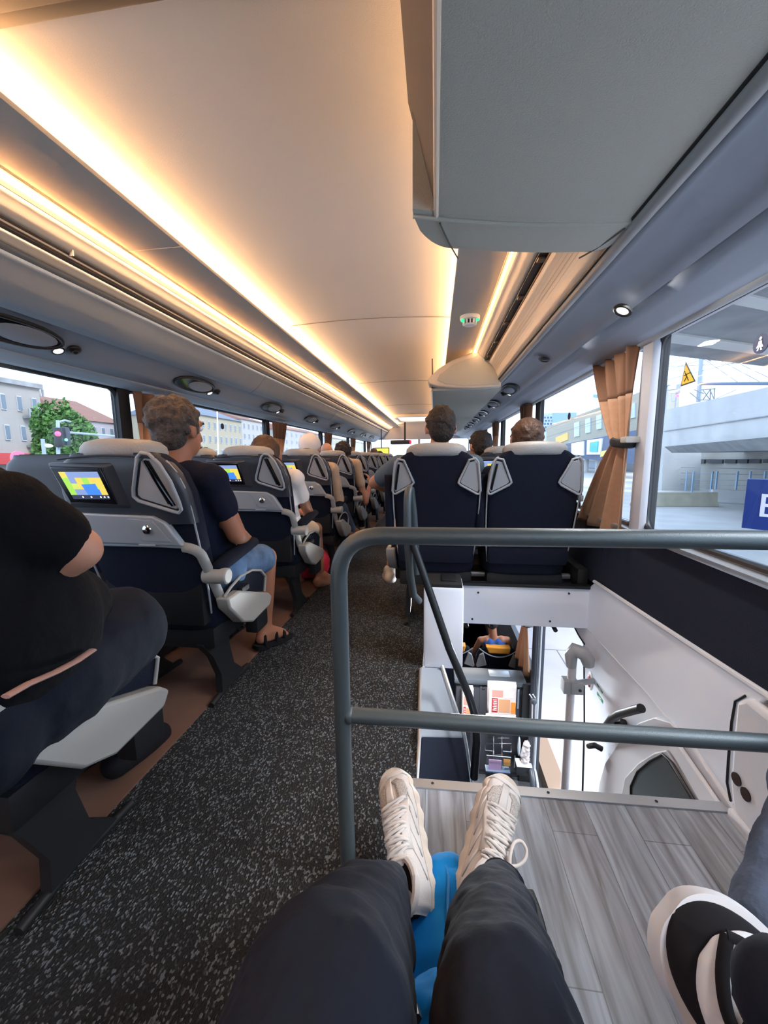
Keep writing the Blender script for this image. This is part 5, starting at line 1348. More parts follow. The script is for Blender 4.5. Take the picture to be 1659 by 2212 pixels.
mb.box(cc.x+.0, cc.x+.058, yp-.034, yp-.015, cc.z-.03, cc.z+.03, bev=.003); cl = mb.build('clamp', M_seatgrey, gp)
mb = MB(); mb.cyl((cc.x+.04, yp-.036, cc.z-.006), (cc.x+.04, yp-.030, cc.z-.006), .008, n=12); mb.build('screw', M_black, cl)
mb = MB(); mb.cyl((cc.x+.03, yp, cc.z+.012), (XW, yp+.02, cc.z+.02), .015, n=14); mb.build('arm', M_seatgrey, gp)
# emergency button and green exit stickers on the white wall
eb = thing('emergency_button', 'oval red emergency button on the white stair wall', 'button', P(1276, 1470, X=XW))
mb = MB(); mb.ell((0, 0, 0), (.010, .034, .052)); mb.build('surround', M_whitepaint, eb)
mb = MB(); mb.ell((-.008, -.002, -.002), (.006, .019, .034)); mb.build('push_plate', mat('btn_red', (176, 44, 46), .4), eb)
es = thing('sticker', 'small green and white exit stickers beside the red button', 'sticker', (0, 0, 0))
for k, (p, q) in enumerate((((1290, 1476), (1302, 1498)), ((1290, 1500), (1303, 1514)))):
    ya, za = yz(*p); yb, zb_ = yz(*q); mb = MB(); mb.prism([(ya, za), (yb, za-.004), (yb, zb_), (ya, zb_+.004)], lambda u, v, d: Vector((d, u, v)), XW-.0016, XW); pl = mb.build('plate', mat('exit_green', (34, 140, 92), .5), es)
    cy, cz = (ya+yb)/2, (za+zb_)/2; w, h_ = abs(yb-ya), abs(za-zb_)
    mb = MB()
    mb.prism([(cy-.18*w, cz+.30*h_), (cy+.05*w, cz+.34*h_), (cy+.02*w, cz+.10*h_), (cy-.20*w, cz+.06*h_)], lambda u, v, d: Vector((d, u, v)), XW-.0024, XW-.0016)
    mb.prism([(cy-.30*w, cz-.10*h_), (cy-.05*w, cz), (cy+.25*w, cz-.28*h_), (cy+.10*w, cz-.34*h_), (cy-.10*w, cz-.18*h_)], lambda u, v, d: Vector((d, u, v)), XW-.0024, XW-.0016)
    mb.build('pictogram', M_whitepaint, pl)
# black bent handles on the wall
h1 = thing('wall_handle', 'black bent grab handle on the white stair wall above the middle rail bar', 'handle')
mb = MB(); mb.tube([P(1385, 1530, X=XW-.065), P(1372, 1533, X=XW-.065), P(1340, 1542, X=XW-.065), P(1322, 1552, X=XW-.06), P(1312, 1566, X=XW-.05), P(1304, 1590, X=XW-.03)], .016, 12); mb.build('grip', M_black, h1, smooth=60)
mb = MB(); mb.tube([P(1322, 1565, X=XW-.03), P(1345, 1560, X=XW-.02), P(1352, 1562, X=XW)], .013, 10); mb.build('bracket', M_black, h1, smooth=60)
h2 = thing('wall_handle', 'short black handle end on the stair wall just below the middle rail bar', 'handle')
mb = MB(); mb.tube([P(1272, 1612, X=XW-.05), P(1285, 1610, X=XW-.05), P(1300, 1618, X=XW-.02)], .013, 12); mb.build('grip', M_black, h2, smooth=60)

# ------------------------------------------------------------------ lower deck
ZL = -1.90
mb = MB(); mb.box(XL, .86, .2, 8.0, ZL-.05, ZL); struct(mb, 'floor_lower', M_asphalt if False else mat('lower_floor', (58, 58, 62), .8, var=.3, vscale=60))
mb = MB(); mb.box(-.5, -.46, .2, 8.0, ZL, -.05); struct(mb, 'wall_lower_left', mat('lower_wall_brown', (70, 52, 44), .7))
mb = MB(); mb.box(-.5, .86, 8.0, 8.05, ZL, -.05); struct(mb, 'wall_lower_front', mat('lower_wall_dark', (60, 48, 42), .8))
mb = MB(); mb.box(-.5, .86, 3.1, 8.0, -.20, -.06); struct(mb, 'ceiling_lower', M_wallgrey)
mb = MB(); XD = .87
mb.box(XD, XD+.05, .2, 2.10, ZL-.3, .3)               # wall behind the white panel
mb.box(XD, XD+.05, 3.20, 8.0, ZL-.3, -.95)             # below lower windows
mb.box(XD, XD+.05, 2.10, 3.2, .09, 0.3); mb.box(XD, XD+.05, 3.2, 8.0, -.22, .3)
for y in (3.20, 4.75, 6.3): mb.box(XD-.0, XD+.05, y, y+.10, -1.0, -.2)
struct(mb, 'wall_lower_right', M_seatshell)
mb = MB(); mb.box(XD+.02, XD+.026, 3.30, 8.0, -.96, -.2); struct(mb, 'window_20', M_glass, smooth=0)
# door frame
df = thing('door_frame', 'dark rounded door frame of the open lower deck door', 'door frame')
e1 = Vector((XD-.03, 3.02, 0))
pts = [Vector((XD-.03, 3.18, -.15)), Vector((XD-.03, 3.18, -1.55))] + [Vector((XD-.03+.0, 3.18-.16*math.sin(R(9*k)), -1.70-.16*(1-math.cos(R(9*k))) - .0)) for k in range(0, 11)]
mb = MB(); mb.tube(pts, .026, 12); mb.build('frame_tube', M_seatshell, df, smooth=60)
mb = MB(); mb.tube([p+Vector((.03, -.035, 0)) for p in pts], .010, 8); mb.build('seal', M_seatgrey, df, smooth=60)
mb = MB(); mb.box(XD-.06, XD+.02, 2.1, 3.1, ZL-.02, ZL+.012, bev=.006); mb.build('sill', M_alu, df)

# black cabinet in front of the lower seats
cb = thing('cabinet', 'black cabinet on the lower deck with newspapers and a wire rack on its face', 'cabinet')
CY = 3.25
cx0, cx1 = P(985, 1500, Y=CY).x, P(1128, 1500, Y=CY).x; cz = P(1060, 1478, Y=CY).z
mb = MB(); mb.box(cx0, cx1, CY, CY+.16, ZL, cz, bev=.008); mb.build('body', mat('cabinet_black', (52, 53, 58), .5), cb)
mb = MB(); mb.box(cx0-.02, cx1+.03, CY-.03, CY+.18, cz, cz+.05, bev=.018); mb.build('worktop', mat('cab_top', (66, 70, 76), .35), cb)
xd = P(1036, 1500, Y=CY).x
mb = MB(); mb.box(xd, cx1-.02, CY-.012, CY, ZL+.06, cz-.02, bev=.003); dr = mb.build('door', mat('cabinet_black', (52, 53, 58)), cb)
mb = MB(); p = P(1044, 1485, Y=CY-.015); mb.cyl((p.x, CY-.012, p.z), (p.x, CY-.022, p.z), .011, n=14); mb.build('lock', M_chrome, dr)
mb = MB(); p = P(1119, 1510, Y=CY-.015); mb.box(p.x-.008, p.x+.008, CY-.02, CY-.01, p.z-.09, p.z+.09, bev=.003); p = P(1112, 1645, Y=CY-.015); mb.box(p.x-.006, p.x+.006, CY-.02, CY-.01, p.z-.06, p.z+.06, bev=.003); mb.build('hinge', M_seatgrey, dr)
tr = P(1073, 1460, Y=CY+.2); mb = MB(); mb.box(tr.x-.09, tr.x+.09, CY+.04, CY+.14, cz+.05, cz+.058, bev=.004); tag(mb.build('tray', mat('tray_grey', (160, 166, 172), .3, metal=.5)), 'flat silver tray on the black cabinet top', 'tray')
# wire rack
wr = thing('wire_rack', 'chrome wire leaflet rack hanging on the black cabinet', 'rack')
fy = CY-.05
def W2(px, py, y=fy): return P(px, py, Y=y)
mb = MB()
for x0 in (1066, 1084): mb.tube([W2(x0, 1590), W2(x0, 1668)], .004, 6)
for rect in (((1048, 1606), (1104, 1606), (1104, 1624), (1086, 1622), (1086, 1630), (1064, 1630), (1064, 1622), (1048, 1620)),):
    mb.tube([W2(*p) for p in rect], .0045, 6, closed=True)
mb.tube([W2(1052, 1594), W2(1100, 1594)], .004, 6)
mb.build('wire_frame', M_chrome, wr)
# clear leaflet box
lb = thing('leaflet_box', 'small clear box of leaflets at the bottom of the wire rack', 'box')
p0, p1 = W2(1050, 1668, CY-.10), W2(1104, 1636, CY-.10)
mb = MB(); mb.box(p0.x, p1.x, CY-.103, CY-.099, p0.z, p1.z); mb.build('front', glass_mat('clear_plastic', (.8, .86, .95, 1), .12), lb, smooth=0)
mb = MB(); mb.box(p0.x, p1.x, CY-.09, CY-.02, p0.z, p0.z+.006); mb.build('tray', M_seatgrey, lb)
mb = MB(); mb.tube([(p0.x, CY-.1, p1.z), (p1.x, CY-.1, p1.z)], .003, 6); mb.build('rim', M_seatgrey, lb)
for (a, b, m, lab) in (((1056, 1640), (1082, 1664), mat('leaf_pink', (206, 150, 160), .6), 'pink leaflet standing in the clear box'), ((1088, 1640), (1102, 1654), mat('leaf_orange', (236, 150, 30), .6), 'orange leaflet standing in the clear box')):
    q0, q1 = W2(*a, CY-.07), W2(*b, CY-.07); mb = MB(); mb.box(q0.x, q1.x, CY-.075, CY-.068, q1.z, q0.z, m=None); tag(mb.build('leaflet', m), lab, 'leaflet')
# newspapers
def papers(px0, py0, px1, py1, lab, y=CY-.05, seed=1):
    t = thing('newspaper', lab, 'newspaper', (0, 0, 0), 0, 'newspapers on the black cabinet'); rnd = random.Random(seed)
    a = P(px0, py0, Y=y); b = P(px1, py1, Y=y)
    for k in range(5):
        j = rnd.uniform(-.008, .008); mb = MB(); rings = []
        for q in range(6):
            zz = a.z + (b.z-a.z)*q/5; yy = y-.03-.006*k+.012*math.sin(q*1.3+k)
            rings.append([(a.x+j, yy, zz), (b.x+j, yy+.004*math.sin(k), zz)])
        mb.loft(rings, cap=False, closed=False); mb.build('sheet', M_paper, t, solid=.003)
    w = b.x-a.x; h = a.z-b.z; yf = y-.072
    mb = MB()
    cnt = [0]
    def rect(u0, v0, u1, v1, mi):
        cnt[0] += 1; e_ = .0006*cnt[0]; mb.mi = mi; mb.box(a.x+w*u0, a.x+w*u1, yf-.001-e_, yf, a.z-h*v1, a.z-h*v0)
    rect(.02, .10, .98, .98, 0); rect(.12, .20, .52, .42, 1); rect(.58, .22, .92, .44, 3); rect(.12, .46, .34, .92, 2); rect(.38, .48, .78, .90, 4); rect(.82, .56, .98, .92, 5)
    for k in range(7): rect(.16+.024*(k % 2), .50+.055*k, .30, .525+.055*k, 0)
    mb.build('front_page', [M_paper, mat('print_rose', (176, 118, 106), .8), mat('print_red', (170, 34, 40), .8), mat('print_lilac', (190, 170, 190), .8), mat('print_ochre', (170, 122, 84), .8), mat('print_orange', (226, 110, 24), .8)], t, smooth=0)
papers(1054, 1466, 1110, 1535, 'upper newspaper with a red masthead hung on the black cabinet', CY-.02, 1)
papers(1050, 1536, 1110, 1572, 'lower newspaper half hidden by the middle rail bar', CY-.06, 2)
papers(998, 1476, 1019, 1562, 'newspaper at the left of the cabinet behind the dark handrail', CY-.02, 3)
# paper holder by the door
ph = thing('towel_holder', 'small holder with crumpled white paper beside the open door', 'holder')
q0, q1 = P(1116, 1600, Y=3.16), P(1146, 1650, Y=3.16)
mb = MB(); mb.box(q0.x, q1.x, 3.12, 3.20, q1.z-.09, q1.z, bev=.006); mb.build('box', M_seatblack, ph)
mb = MB(); mb.box(q0.x-.0, q1.x+.004, 3.115, 3.20, q1.z-.004, q1.z+.012, bev=.003); mb.build('rim', M_whitepaint, ph)
blob('crumpled_paper', [('c', P(1138, 1608, Y=3.16), P(1134, 1642, Y=3.16), .030, .036), ('e', P(1131, 1628, Y=3.15), (.03, .02, .05))], M_paper, ph, .008, 1, disp=.03, dscale=.02)
mb = MB(); mb.ell(P(1121, 1612, Y=3.16), (.012, .03, .09)); mb.build('lid', mat('pale_blue_plastic', (176, 190, 206), .4), ph)
# door lever
dl = thing('door_lever', 'black lever with two silver rods on the lower door post', 'lever')
mb = MB(); mb.ell(P(1153, 1516, Y=3.06), (.026, .02, .032)); mb.build('knob', M_seatshell, dl)
mb = MB()
for d in (-3, 4): mb.tube([P(1153+d, 1520, Y=3.05), P(1152+d, 1562, Y=3.05)], .006, 8)
mb.build('rod', M_alu, dl)
mb = MB()
for d in (-3, 4): mb.tube([P(1147+d, 1500, Y=3.06), P(1152+d, 1508, Y=3.06)], .006, 8)
mb.build('spring', M_alu, dl)
mb = MB(); mb.box(P(1130, 1500, Y=3.2).x, XD, 3.21, 3.24, ZL, P(1128, 1480, Y=3.2).z); struct(mb, 'trim_14', M_seatblack)

# lower seats (pale orange headrest cover), built once and copied
def lower_seat(lab, loc):
    t = thing('coach_seat', lab, 'seat', loc, 0, 'seats on the lower deck')
    mb = MB(); mb.loft([sring(0, .08+.2*(.95-z), w, th, z, 20, 4) for z, w, th in ((.35, .20, .06), (.55, .22, .06), (.75, .225, .06), (.86, .21, .055), (.93, .17, .045), (.95, .14, .03))]); mb.build('backrest', M_seatfab, t, smooth=60)
    mb = MB(); mb.loft([sring(0, .36, .21, .22, z, 20, 5) for z in (.34, .45)]); mb.build('seat_cushion', M_seatfab, t, smooth=50)
    mb = MB(); mb.prism([(-.13, .97), (.13, .97), (.115, .90), (-.095, .90)], lambda u, v, d: Vector((u, d, v)), .025, .12); mb.build('headrest_cover', mat('orange_cover', (224, 150, 50), .6), t, bevel=.01)
    mb = MB(); mb.tube([Vector((x, .022, .955-.10*(1-(x/.20)**2)*(.9))) for x in [-.20+.4*k/14 for k in range(15)]], .006, 8); mb.build('piping', M_seatgrey, t)
    for s in (-1, 1):
        mb = MB(); mb.prism([(s*.155, .91), (s*.195, .88), (s*.228, .74), (s*.215, .72), (s*.115, .755)][::s], lambda u, v, d: Vector((u, d+.2*(.95-v), v)), .0, .03); w = mb.build('shoulder_inlay', M_seatgrey, t, bevel=.006)
    mb = MB(); mb.box(-.18, .18, .2, .5, 0, .34, bev=.02); mb.build('base', M_seatblack, t)
    return t
ly = 4.0; lz = P(1078, 1402, Y=ly).z-.97
l0 = lower_seat('lower deck seat with orange headrest cover holding the woman in blue', (P(1077, 1420, Y=ly).x, ly, lz))
dup(l0, (P(1077, 1420, Y=ly).x-.47, ly, lz), 0, 'lower deck seat at the far left of the stair opening, mostly hidden')
mb = MB(); mb.box(-.45, .86, ly, 7.5, ZL, lz); struct(mb, 'floor_lower_podium', M_seatblack)
# woman in the blue top
wx = P(1064, 1380, Y=4.15).x; zz = lz
J = seated(wx, ly-.02, lz+.50, .15)
J.update(sl=P(1034, 1382, Y=4.15)+Vector((.02, 0, 0)), sr=P(1096, 1382, Y=4.15)+Vector((-.0, 0, 0)), head=P(1062, 1338, Y=4.17), el=P(1018, 1418, Y=4.22), wl=P(1030, 1440, Y=4.45), er=P(1103, 1410, Y=4.2), che=P(1064, 1410, Y=4.17), al=(wx-.1, ly+.8, lz+.09), ar=(wx+.05, ly+.8, lz+.09))
J['wr'] = P(1095, 1440, Y=4.45)
person('woman in a royal blue sleeveless top sitting on the lower deck', (0, 0, 0), J, M_skin2, M_blue, M_blackpants, 'short', M_hairdark, 0, False, .72, .010, top='tank')
# lower curtain
t = curtain('peach curtain hanging at the lower deck window beside the seats', 'lower curtains', XD-.01, 3.40, 3.76, -.25, -1.02, 1, 'near', M_curtainpeach, M_curtainpeach, zt=-.52)
t = curtain('folded tan curtain further along the lower deck windows', 'lower curtains', XD-.01, 4.80, 5.05, -.25, -1.0, 1, 'near', M_curtain, M_curtain, zt=-.52)
# ------------------------------------------------------------------ outside
ZG = -2.20
mb = MB(); mb.box(-140, 200, -60, 220, ZG-.3, ZG); struct(mb, 'ground', M_asphalt)
mb = MB(); mb.box(1.05, 6.0, -6, 40, ZG, ZG+.15); struct(mb, 'pavement', M_pave)
mb = MB(); mb.box(1.05, 1.22, -6, 40, ZG+.0, ZG+.155)
mb.build('kerb', mat('kerb_tan', (176, 150, 130), .9)); o = bpy.data.objects['kerb']; o['kind'] = 'structure'
mb = MB()
for i in range(12):
    mb.box(2.2+.0*i, 6.0, 8.0+.3*i, 8.01+.3*i, ZG+.15, ZG+.153)
for i in range(12): mb.box(2.2+.3*i, 2.21+.3*i, 8.0, 11.3, ZG+.15, ZG+.153)
mb.box(1.05, 6, 6.0, 6.015, ZG+.15, ZG+.153); mb.box(1.9, 1.915, -2, 6, ZG+.15, ZG+.153)
o = mb.build('paving_joints', mat('joint', (150, 146, 150), .9)); o['kind'] = 'structure'

# railway viaduct to the right: parapet wall, deck, abutment
va = thing('railway_viaduct', 'pale concrete railway viaduct seen through the large right window', 'bridge')
def R2(px, py, X): return P(px, py, X=X)
XV = 16.0
tops = [(1405, 895), (1435, 886), (1659, 836), (1900, 782)]
bots = [(1405, 965), (1435, 965), (1659, 945), (1900, 922)]
# front face follows the recession of the parapet: nearer towards the right edge
xs = [19.0, 18.2, 14.0, 11.0]
T = [P(*p, X=x) for p, x in zip(tops, xs)]; Bm = [P(*p, X=x) for p, x in zip(bots, xs)]
mb = MB()
for i in range(1, 3):
    mb.hexa([Bm[i], Bm[i+1], Bm[i+1]+Vector((1.5, 0, 0)), Bm[i]+Vector((1.5, 0, 0))], [T[i], T[i+1], T[i+1]+Vector((1.5, 0, 0)), T[i]+Vector((1.5, 0, 0))])
mb.build('parapet', M_concrete, va)
mb = MB(); mb.tube([(T[1]*.42+Bm[1]*.58)+Vector((-.05, 0, 0)), (T[2]*.42+Bm[2]*.58)+Vector((-.05, 0, 0)), (T[3]*.42+Bm[3]*.58)+Vector((-.05, 0, 0))], .03, 6); mb.build('conduit', M_concdark, va)
mb = MB()
mb.hexa([Bm[1]+Vector((0, 0, -.0)), Bm[3], Bm[3]+Vector((14, 0, 0)), Bm[1]+Vector((14, 0, 0))], [Bm[1]+Vector((.6, 0, -.5)), Bm[3]+Vector((.6, 0, -.5)), Bm[3]+Vector((14, 0, -.5)), Bm[1]+Vector((14, 0, -.5))])
mb.build('deck_slab', M_concdark, va)
# abutment pillar at the left end
a0 = P(1404, 892, X=19.5); a1 = P(1437, 885, X=19.5); c0 = P(1404, 1085, X=19.5); c1 = P(1428, 1085, X=19.5)
mb = MB(); mb.hexa([c0, c1, c1+Vector((3, 0, 0)), c0+Vector((3, 0, 0))], [a0, a1, a1+Vector((3, 0, 0)), a0+Vector((3, 0, 0))]); mb.build('abutment', M_concrete, va)
# wall below the deck with dark window band
w0 = P(1405, 988, X=24); w1 = P(1960, 988, X=24)
mb = MB(); mb.box(24, 25, w1.y-3, w0.y+1, ZG, w0.z+1.2); mb.build('under_wall', mat('under_wall_grey', (168, 166, 160), .9, var=.08, vscale=.4), va)
for k, (a, b) in enumerate(((1455, 1474), (1479, 1498), (1503, 1522), (1527, 1561), (1567, 1590), (1595, 1615), (1620, 1642), (1650, 1690))):
    p0 = P(a, 992, X=23.9); p1 = P(b, 1001, X=23.9); mb = MB(); mb.box(23.85, 23.98, p1.y, p0.y, p1.z, p0.z); mb.build('vent_window', mat('vent_dark', (48, 54, 60), .5), va)
# platform railing above abutment
pr = thing('platform_railing', 'grey steel railing with handrail on top of the viaduct abutment', 'railing')
for (px, w_) in ((1404, .05), (1421, .22), (1435, .12), (1437, .05)):
    mb = MB(); a = P(px, 886, X=19.4); b = P(px, 838 if px > 1410 else 842, X=19.4); mb.box(a.x-.05, a.x+.05, a.y-w_, a.y+w_, a.z, b.z+.05); mb.build('post', M_galv, pr)
for (pa, pb) in (((1395, 845), (1446, 832)), ((1395, 872), (1432, 866)), ((1395, 884), (1436, 880))):
    mb = MB(); mb.tube([P(*pa, X=19.4), P(*pb, X=19.4)], .07, 8); mb.build('rail', M_galv, pr)
# overhead road bridge filling the top right
ob = thing('overpass', 'grey concrete overpass underside crossing the top of the large right window', 'bridge')
q = [P(1404, 762, X=9.5), P(1659, 792, X=5.5), P(2100, 845, X=3.4)]
mb = MB(); E = q[0]+Vector((6, 9, 0)); zq = q[0].z
zb0 = P(1530, 778, X=7.0).z
pA_, pB_ = P(1380, 760, Z=zb0), P(1700, 797, Z=zb0); dd = (pB_-pA_)
pL, pR = pA_-dd*2.0, pA_+dd*4.0
nrm = Vector((-dd.y, dd.x, 0)).normalized()
if nrm.dot(pA_) > 0: nrm = -nrm            # towards the coach
for i, (d0, d1, z0, m) in enumerate(((0, .8, 0, M_concdark), (.8, 1.25, -.02, M_concrete), (1.25, 2.6, .02, M_concdark), (2.6, 2.9, .0, M_concrete), (2.9, 6.0, .03, M_concdark))):
    mb = MB(); mb.hexa([pL+nrm*d0+Vector((0, 0, z0)), pR+nrm*d0+Vector((0, 0, z0)), pR+nrm*d1+Vector((0, 0, z0)), pL+nrm*d1+Vector((0, 0, z0))], [pL+nrm*d0+Vector((0, 0, 1.2)), pR+nrm*d0+Vector((0, 0, 1.2)), pR+nrm*d1+Vector((0, 0, 1.2)), pL+nrm*d1+Vector((0, 0, 1.2))]); mb.build('underside_strip', m, ob)
# catenary mast, lattice, signal
ms = thing('catenary_mast', 'tall grey railway mast behind the viaduct parapet', 'mast')
XM = 19
mb = MB(); mb.tube([P(1509, 868, X=XM), P(1515, 790, X=XM), P(1519, 690, X=XM)], .16, 10); mb.build('pole', M_galv, ms)
mb = MB(); mb.tube([P(1516, 829, X=XM), P(1700, 828, X=XM)], .10, 8); mb.build('crossbeam', mat('beam_blue', (84, 104, 130), .5), ms)
mb = MB()
for a, b in (((1514, 842), (1545, 840)), ((1510, 864), (1543, 864)), ((1543, 838), (1543, 866)), ((1535, 840), (1534, 864)), ((1518, 842), (1534, 864)), ((1518, 864), (1534, 842)), ((1534, 842), (1543, 864)), ((1500, 842), (1520, 850)), ((1490, 848), (1510, 864)), ((1518, 770), (1535, 780))):
    mb.tube([P(*a, X=XM-.3), P(*b, X=XM-.3)], .035, 6)
mb.build('lattice', M_concdark, ms)
wi = thing('overhead_wires', 'thin overhead railway wires against the pale sky', 'wires'); wi['kind'] = 'stuff'
mb = MB()
for a, b in (((1395, 800), (1500, 770)), ((1395, 832), (1659, 765)), ((1395, 812), (1560, 765)), ((1520, 775), (1600, 830)), ((1540, 770), (1640, 824)), ((1395, 850), (1480, 838)), ((1545, 862), (1590, 842)), ((1575, 775), (1659, 815)), ((1440, 792), (1659, 782)), ((1170, 900), (1300, 870)), ((1170, 925), (1330, 878)), ((1200, 938), (1330, 905))):
    mb.tube([P(*a, X=XM), P(*b, X=XM)], .018, 5)
o = mb.build('wire', M_concdark, wi)
sg = thing('railway_signal', 'railway signal with a red light behind the viaduct parapet', 'signal')
mb = MB(); mb.tube([P(1458, 884, X=18.5), P(1463, 835, X=18.5)], .05, 8); mb.build('post', M_galv, sg)
mb = MB(); a = P(1464, 846, X=18.5); mb.box(a.x-.1, a.x+.1, a.y-.18, a.y+.12, a.z-.15, a.z+.55, bev=.03); mb.build('head', M_seatgrey, sg)
mb = MB(); mb.ell(P(1464, 855, X=18.35), .11); mb.build('lamp', mat('signal_red', (255, 60, 90), .4, emit=(255, 60, 100), estr=2.5), sg)
mb = MB()
for a, b in (((1450, 850), (1452, 868)), ((1450, 850), (1460, 850)), ((1452, 868), (1460, 866))): mb.tube([P(*a, X=18.5), P(*b, X=18.5)], .025, 6)
mb.build('cage', M_galv, sg)
# warning triangle on the pane
wt = thing('warning_sign', 'yellow warning triangle with black falling figure on the large right window', 'sign')
XS = XR+.016
tri = [(1481, 782), (1470, 835), (1502, 824)]
def tr3(s):
    c = (sum(p[0] for p in tri)/3, sum(p[1] for p in tri)/3)
    return [(c[0]+(p[0]-c[0])*s, c[1]+(p[1]-c[1])*s) for p in tri]
mb = MB(); mb.prism([yz(*p, XS) for p in tri], lambda u, v, d: Vector((d, u, v)), XS, XS+.002); mb.build('border', M_black, wt)
mb = MB(); mb.prism([yz(*p, XS) for p in tr3(.84)], lambda u, v, d: Vector((d, u, v)), XS-.0008, XS); mb.build('field', mat('sign_yellow', (216, 178, 40), .5), wt)
mb = MB()
for a, b, r_ in (((1481, 806), (1485, 814), .0016), ((1478, 812), (1491, 805), .0012), ((1484, 814), (1479, 824), .0014), ((1485, 814), (1488, 822), .0014)): mb.tube([Vector((XS-.0015,)+yz(*a, XS)), Vector((XS-.0015,)+yz(*b, XS))], r_, 6)
mb.ell(Vector((XS-.0015,)+yz(1480, 803, XS)), (.001, .0022, .0028)); mb.build('figure', M_black, wt)
# road side: barriers, fence, block, road
XBk = 13.0
bw = thing('concrete_barrier', 'long beige concrete road barrier beyond the pavement', 'barrier')
a0 = P(1380, 1094, Z=ZG); 
def bar(pa, pb, h, w, m, root):
    a = P(*pa, Z=ZG); b = P(*pb, Z=ZG); d = (b-a).normalized(); n_ = Vector((d.y, -d.x, 0))
    if n_.x < 0: n_ = -n_
    sec = [(0, 0), (0, .12*h), (.22*w, .38*h), (.32*w, h), (.68*w, h), (.78*w, .38*h), (w, .12*h), (w, 0)]
    mb = MB(); mb.loft([[q + n_*x + Vector((0, 0, z)) for x, z in sec] for q in (a, b)]); return mb.build('barrier_body', m, root, bevel=.02)
bar((1360, 1092), (1537, 1092), .85, .6, mat('barrier_beige', (156, 152, 136), .9, var=.1, vscale=2), bw)
bl2 = thing('concrete_block', 'white topped concrete block right of the road barrier', 'barrier')
bar((1540, 1086), (1640, 1090), .8, 1.5, M_concrete, bl2)
fn = thing('mesh_fence', 'light blue galvanised mesh fence behind the road barrier', 'fence')
fx = 21.0
for px in (1485, 1499, 1540, 1550, 1594, 1622, 1654, 1690, 1740):
    a = P(px, 1018, X=fx); mb = MB(); mb.box(fx-.05, fx+.05, a.y-.05, a.y+.05, ZG, a.z); mb.build('post', mat('fence_blue', (150, 180, 204), .5), fn)
for py in (1008, 1020, 1033, 1044):
    mb = MB(); mb.tube([P(1395, py, X=fx), P(1760, py+8, X=fx)], .022, 5); mb.build('wire', M_galv, fn)
# blue bus stop sign with the letter B
bs = thing('stop_sign', 'blue sign box with a white letter B outside the large right window', 'sign')
XB2 = 3.6
p0 = P(1602, 1140, X=XB2); p1 = P(1602, 1034, X=XB2); H_ = p1.z-p0.z
L0 = Vector((p0.x, p0.y, p0.z)); dv = Vector((.62, -.785, 0)).normalized(); nn_ = Vector((-.785, -.62, 0)).normalized()
def S(u, v, d): return L0 + dv*u + Vector((0, 0, v)) - nn_*(-d)
Wd = H_*1.9
def sbox(u0, u1, v0, v1, d0, d1, nm, m, par):
    mb = MB(); mb.hexa([S(u0, v0, d0), S(u1, v0, d0), S(u1, v0, d1), S(u0, v0, d1)], [S(u0, v1, d0), S(u1, v1, d0), S(u1, v1, d1), S(u0, v1, d1)]); return mb.build(nm, m, par)
sbox(0, Wd, 0, H_, -.16, .0, 'panel', M_bluesign, bs)
sbox(-.015, .0, -.0, H_*1.0, -.13, -.04, 'side_light', mat('sign_edge', (196, 206, 232), .4), bs)
sbox(.02, Wd, 0, H_, -.20, -.165, 'back_panel', mat('sign_edge_blue', (70, 84, 160), .4), bs)
sbox(Wd*.48, Wd*.52, ZG-p0.z, 0, -.12, -.04, 'pole', M_galv, bs)
fc = bpy.data.curves.new('B', 'FONT'); fc.body = 'B'; fc.size = H_*.66; fc.extrude = .004
fo = bpy.data.objects.new('letter', fc); COL.objects.link(fo)
dg = bpy.context.evaluated_depsgraph_get(); fm = bpy.data.meshes.new_from_object(fo.evaluated_get(dg)); bpy.data.objects.remove(fo)
lt_ = bpy.data.objects.new('letter_b', fm); COL.objects.link(lt_); fm.materials.clear(); fm.materials.append(M_whitepaint)
lt_.parent = bs
lt_.matrix_world = Matrix.Translation(S(Wd*.105, H_*.27, .004)) @ Matrix((dv, Vector((0, 0, 1)), dv.cross(Vector((0, 0, 1))))).transposed().to_4x4()

# station building with shop front beyond the second right window
sb = thing('station_building', 'pale yellow station building with a dark blue shop fascia beyond the right windows', 'building')
def quad(pl, X, th, nm, m, par):
    f = [P(*p, X=X) for p in pl]; mb = MB(); mb.hexa([v for v in f], [v+Vector((th, 0, 0)) for v in f]); return mb.build(nm, m, par)
quad([(1180, 922), (1395, 842), (1395, 1000), (1180, 990)], 34, 5, 'facade', mat('facade_cream', (168, 163, 148), .9), sb)
quad([(1200, 945), (1226, 934), (1226, 950), (1200, 960)], 33.8, .2, 'poster', mat('poster_orange', (226, 190, 110), .8), sb)
for k in range(6):
    x = 1240+k*24; y = 930-k*8; quad([(x, y-16), (x+11, y-20), (x+11, y+12), (x, y+14)], 33.8, .2, 'window', mat('far_window', (170, 186, 196), .3), sb)
quad([(1205, 962), (1395, 925), (1395, 1005), (1205, 985)], 26, 3, 'fascia', mat('fascia_slate', (84, 96, 120), .7), sb)
quad([(1234, 958), (1260, 953), (1260, 984), (1234, 982)], 25.8, .2, 'white_sign', M_whitepaint, sb)
quad([(1268, 951), (1300, 947), (1296, 982), (1267, 982)], 25.8, .2, 'white_sign', M_whitepaint, sb)
quad([(1274, 956), (1291, 953), (1289, 976), (1273, 976)], 25.6, .2, 'teal_sign', mat('sign_teal', (84, 180, 176), .6), sb)
quad([(1298, 975), (1330, 968), (1330, 980), (1296, 987)], 25.6, .2, 'yellow_panel', mat('panel_yellow', (222, 206, 120), .7), sb)
for px in (1268, 1292, 1240):
    a = P(px, 985, X=27); mb = MB(); mb.cyl((27, a.y, ZG), (27, a.y, a.z), .35, n=16); mb.build('column', M_concrete, sb)
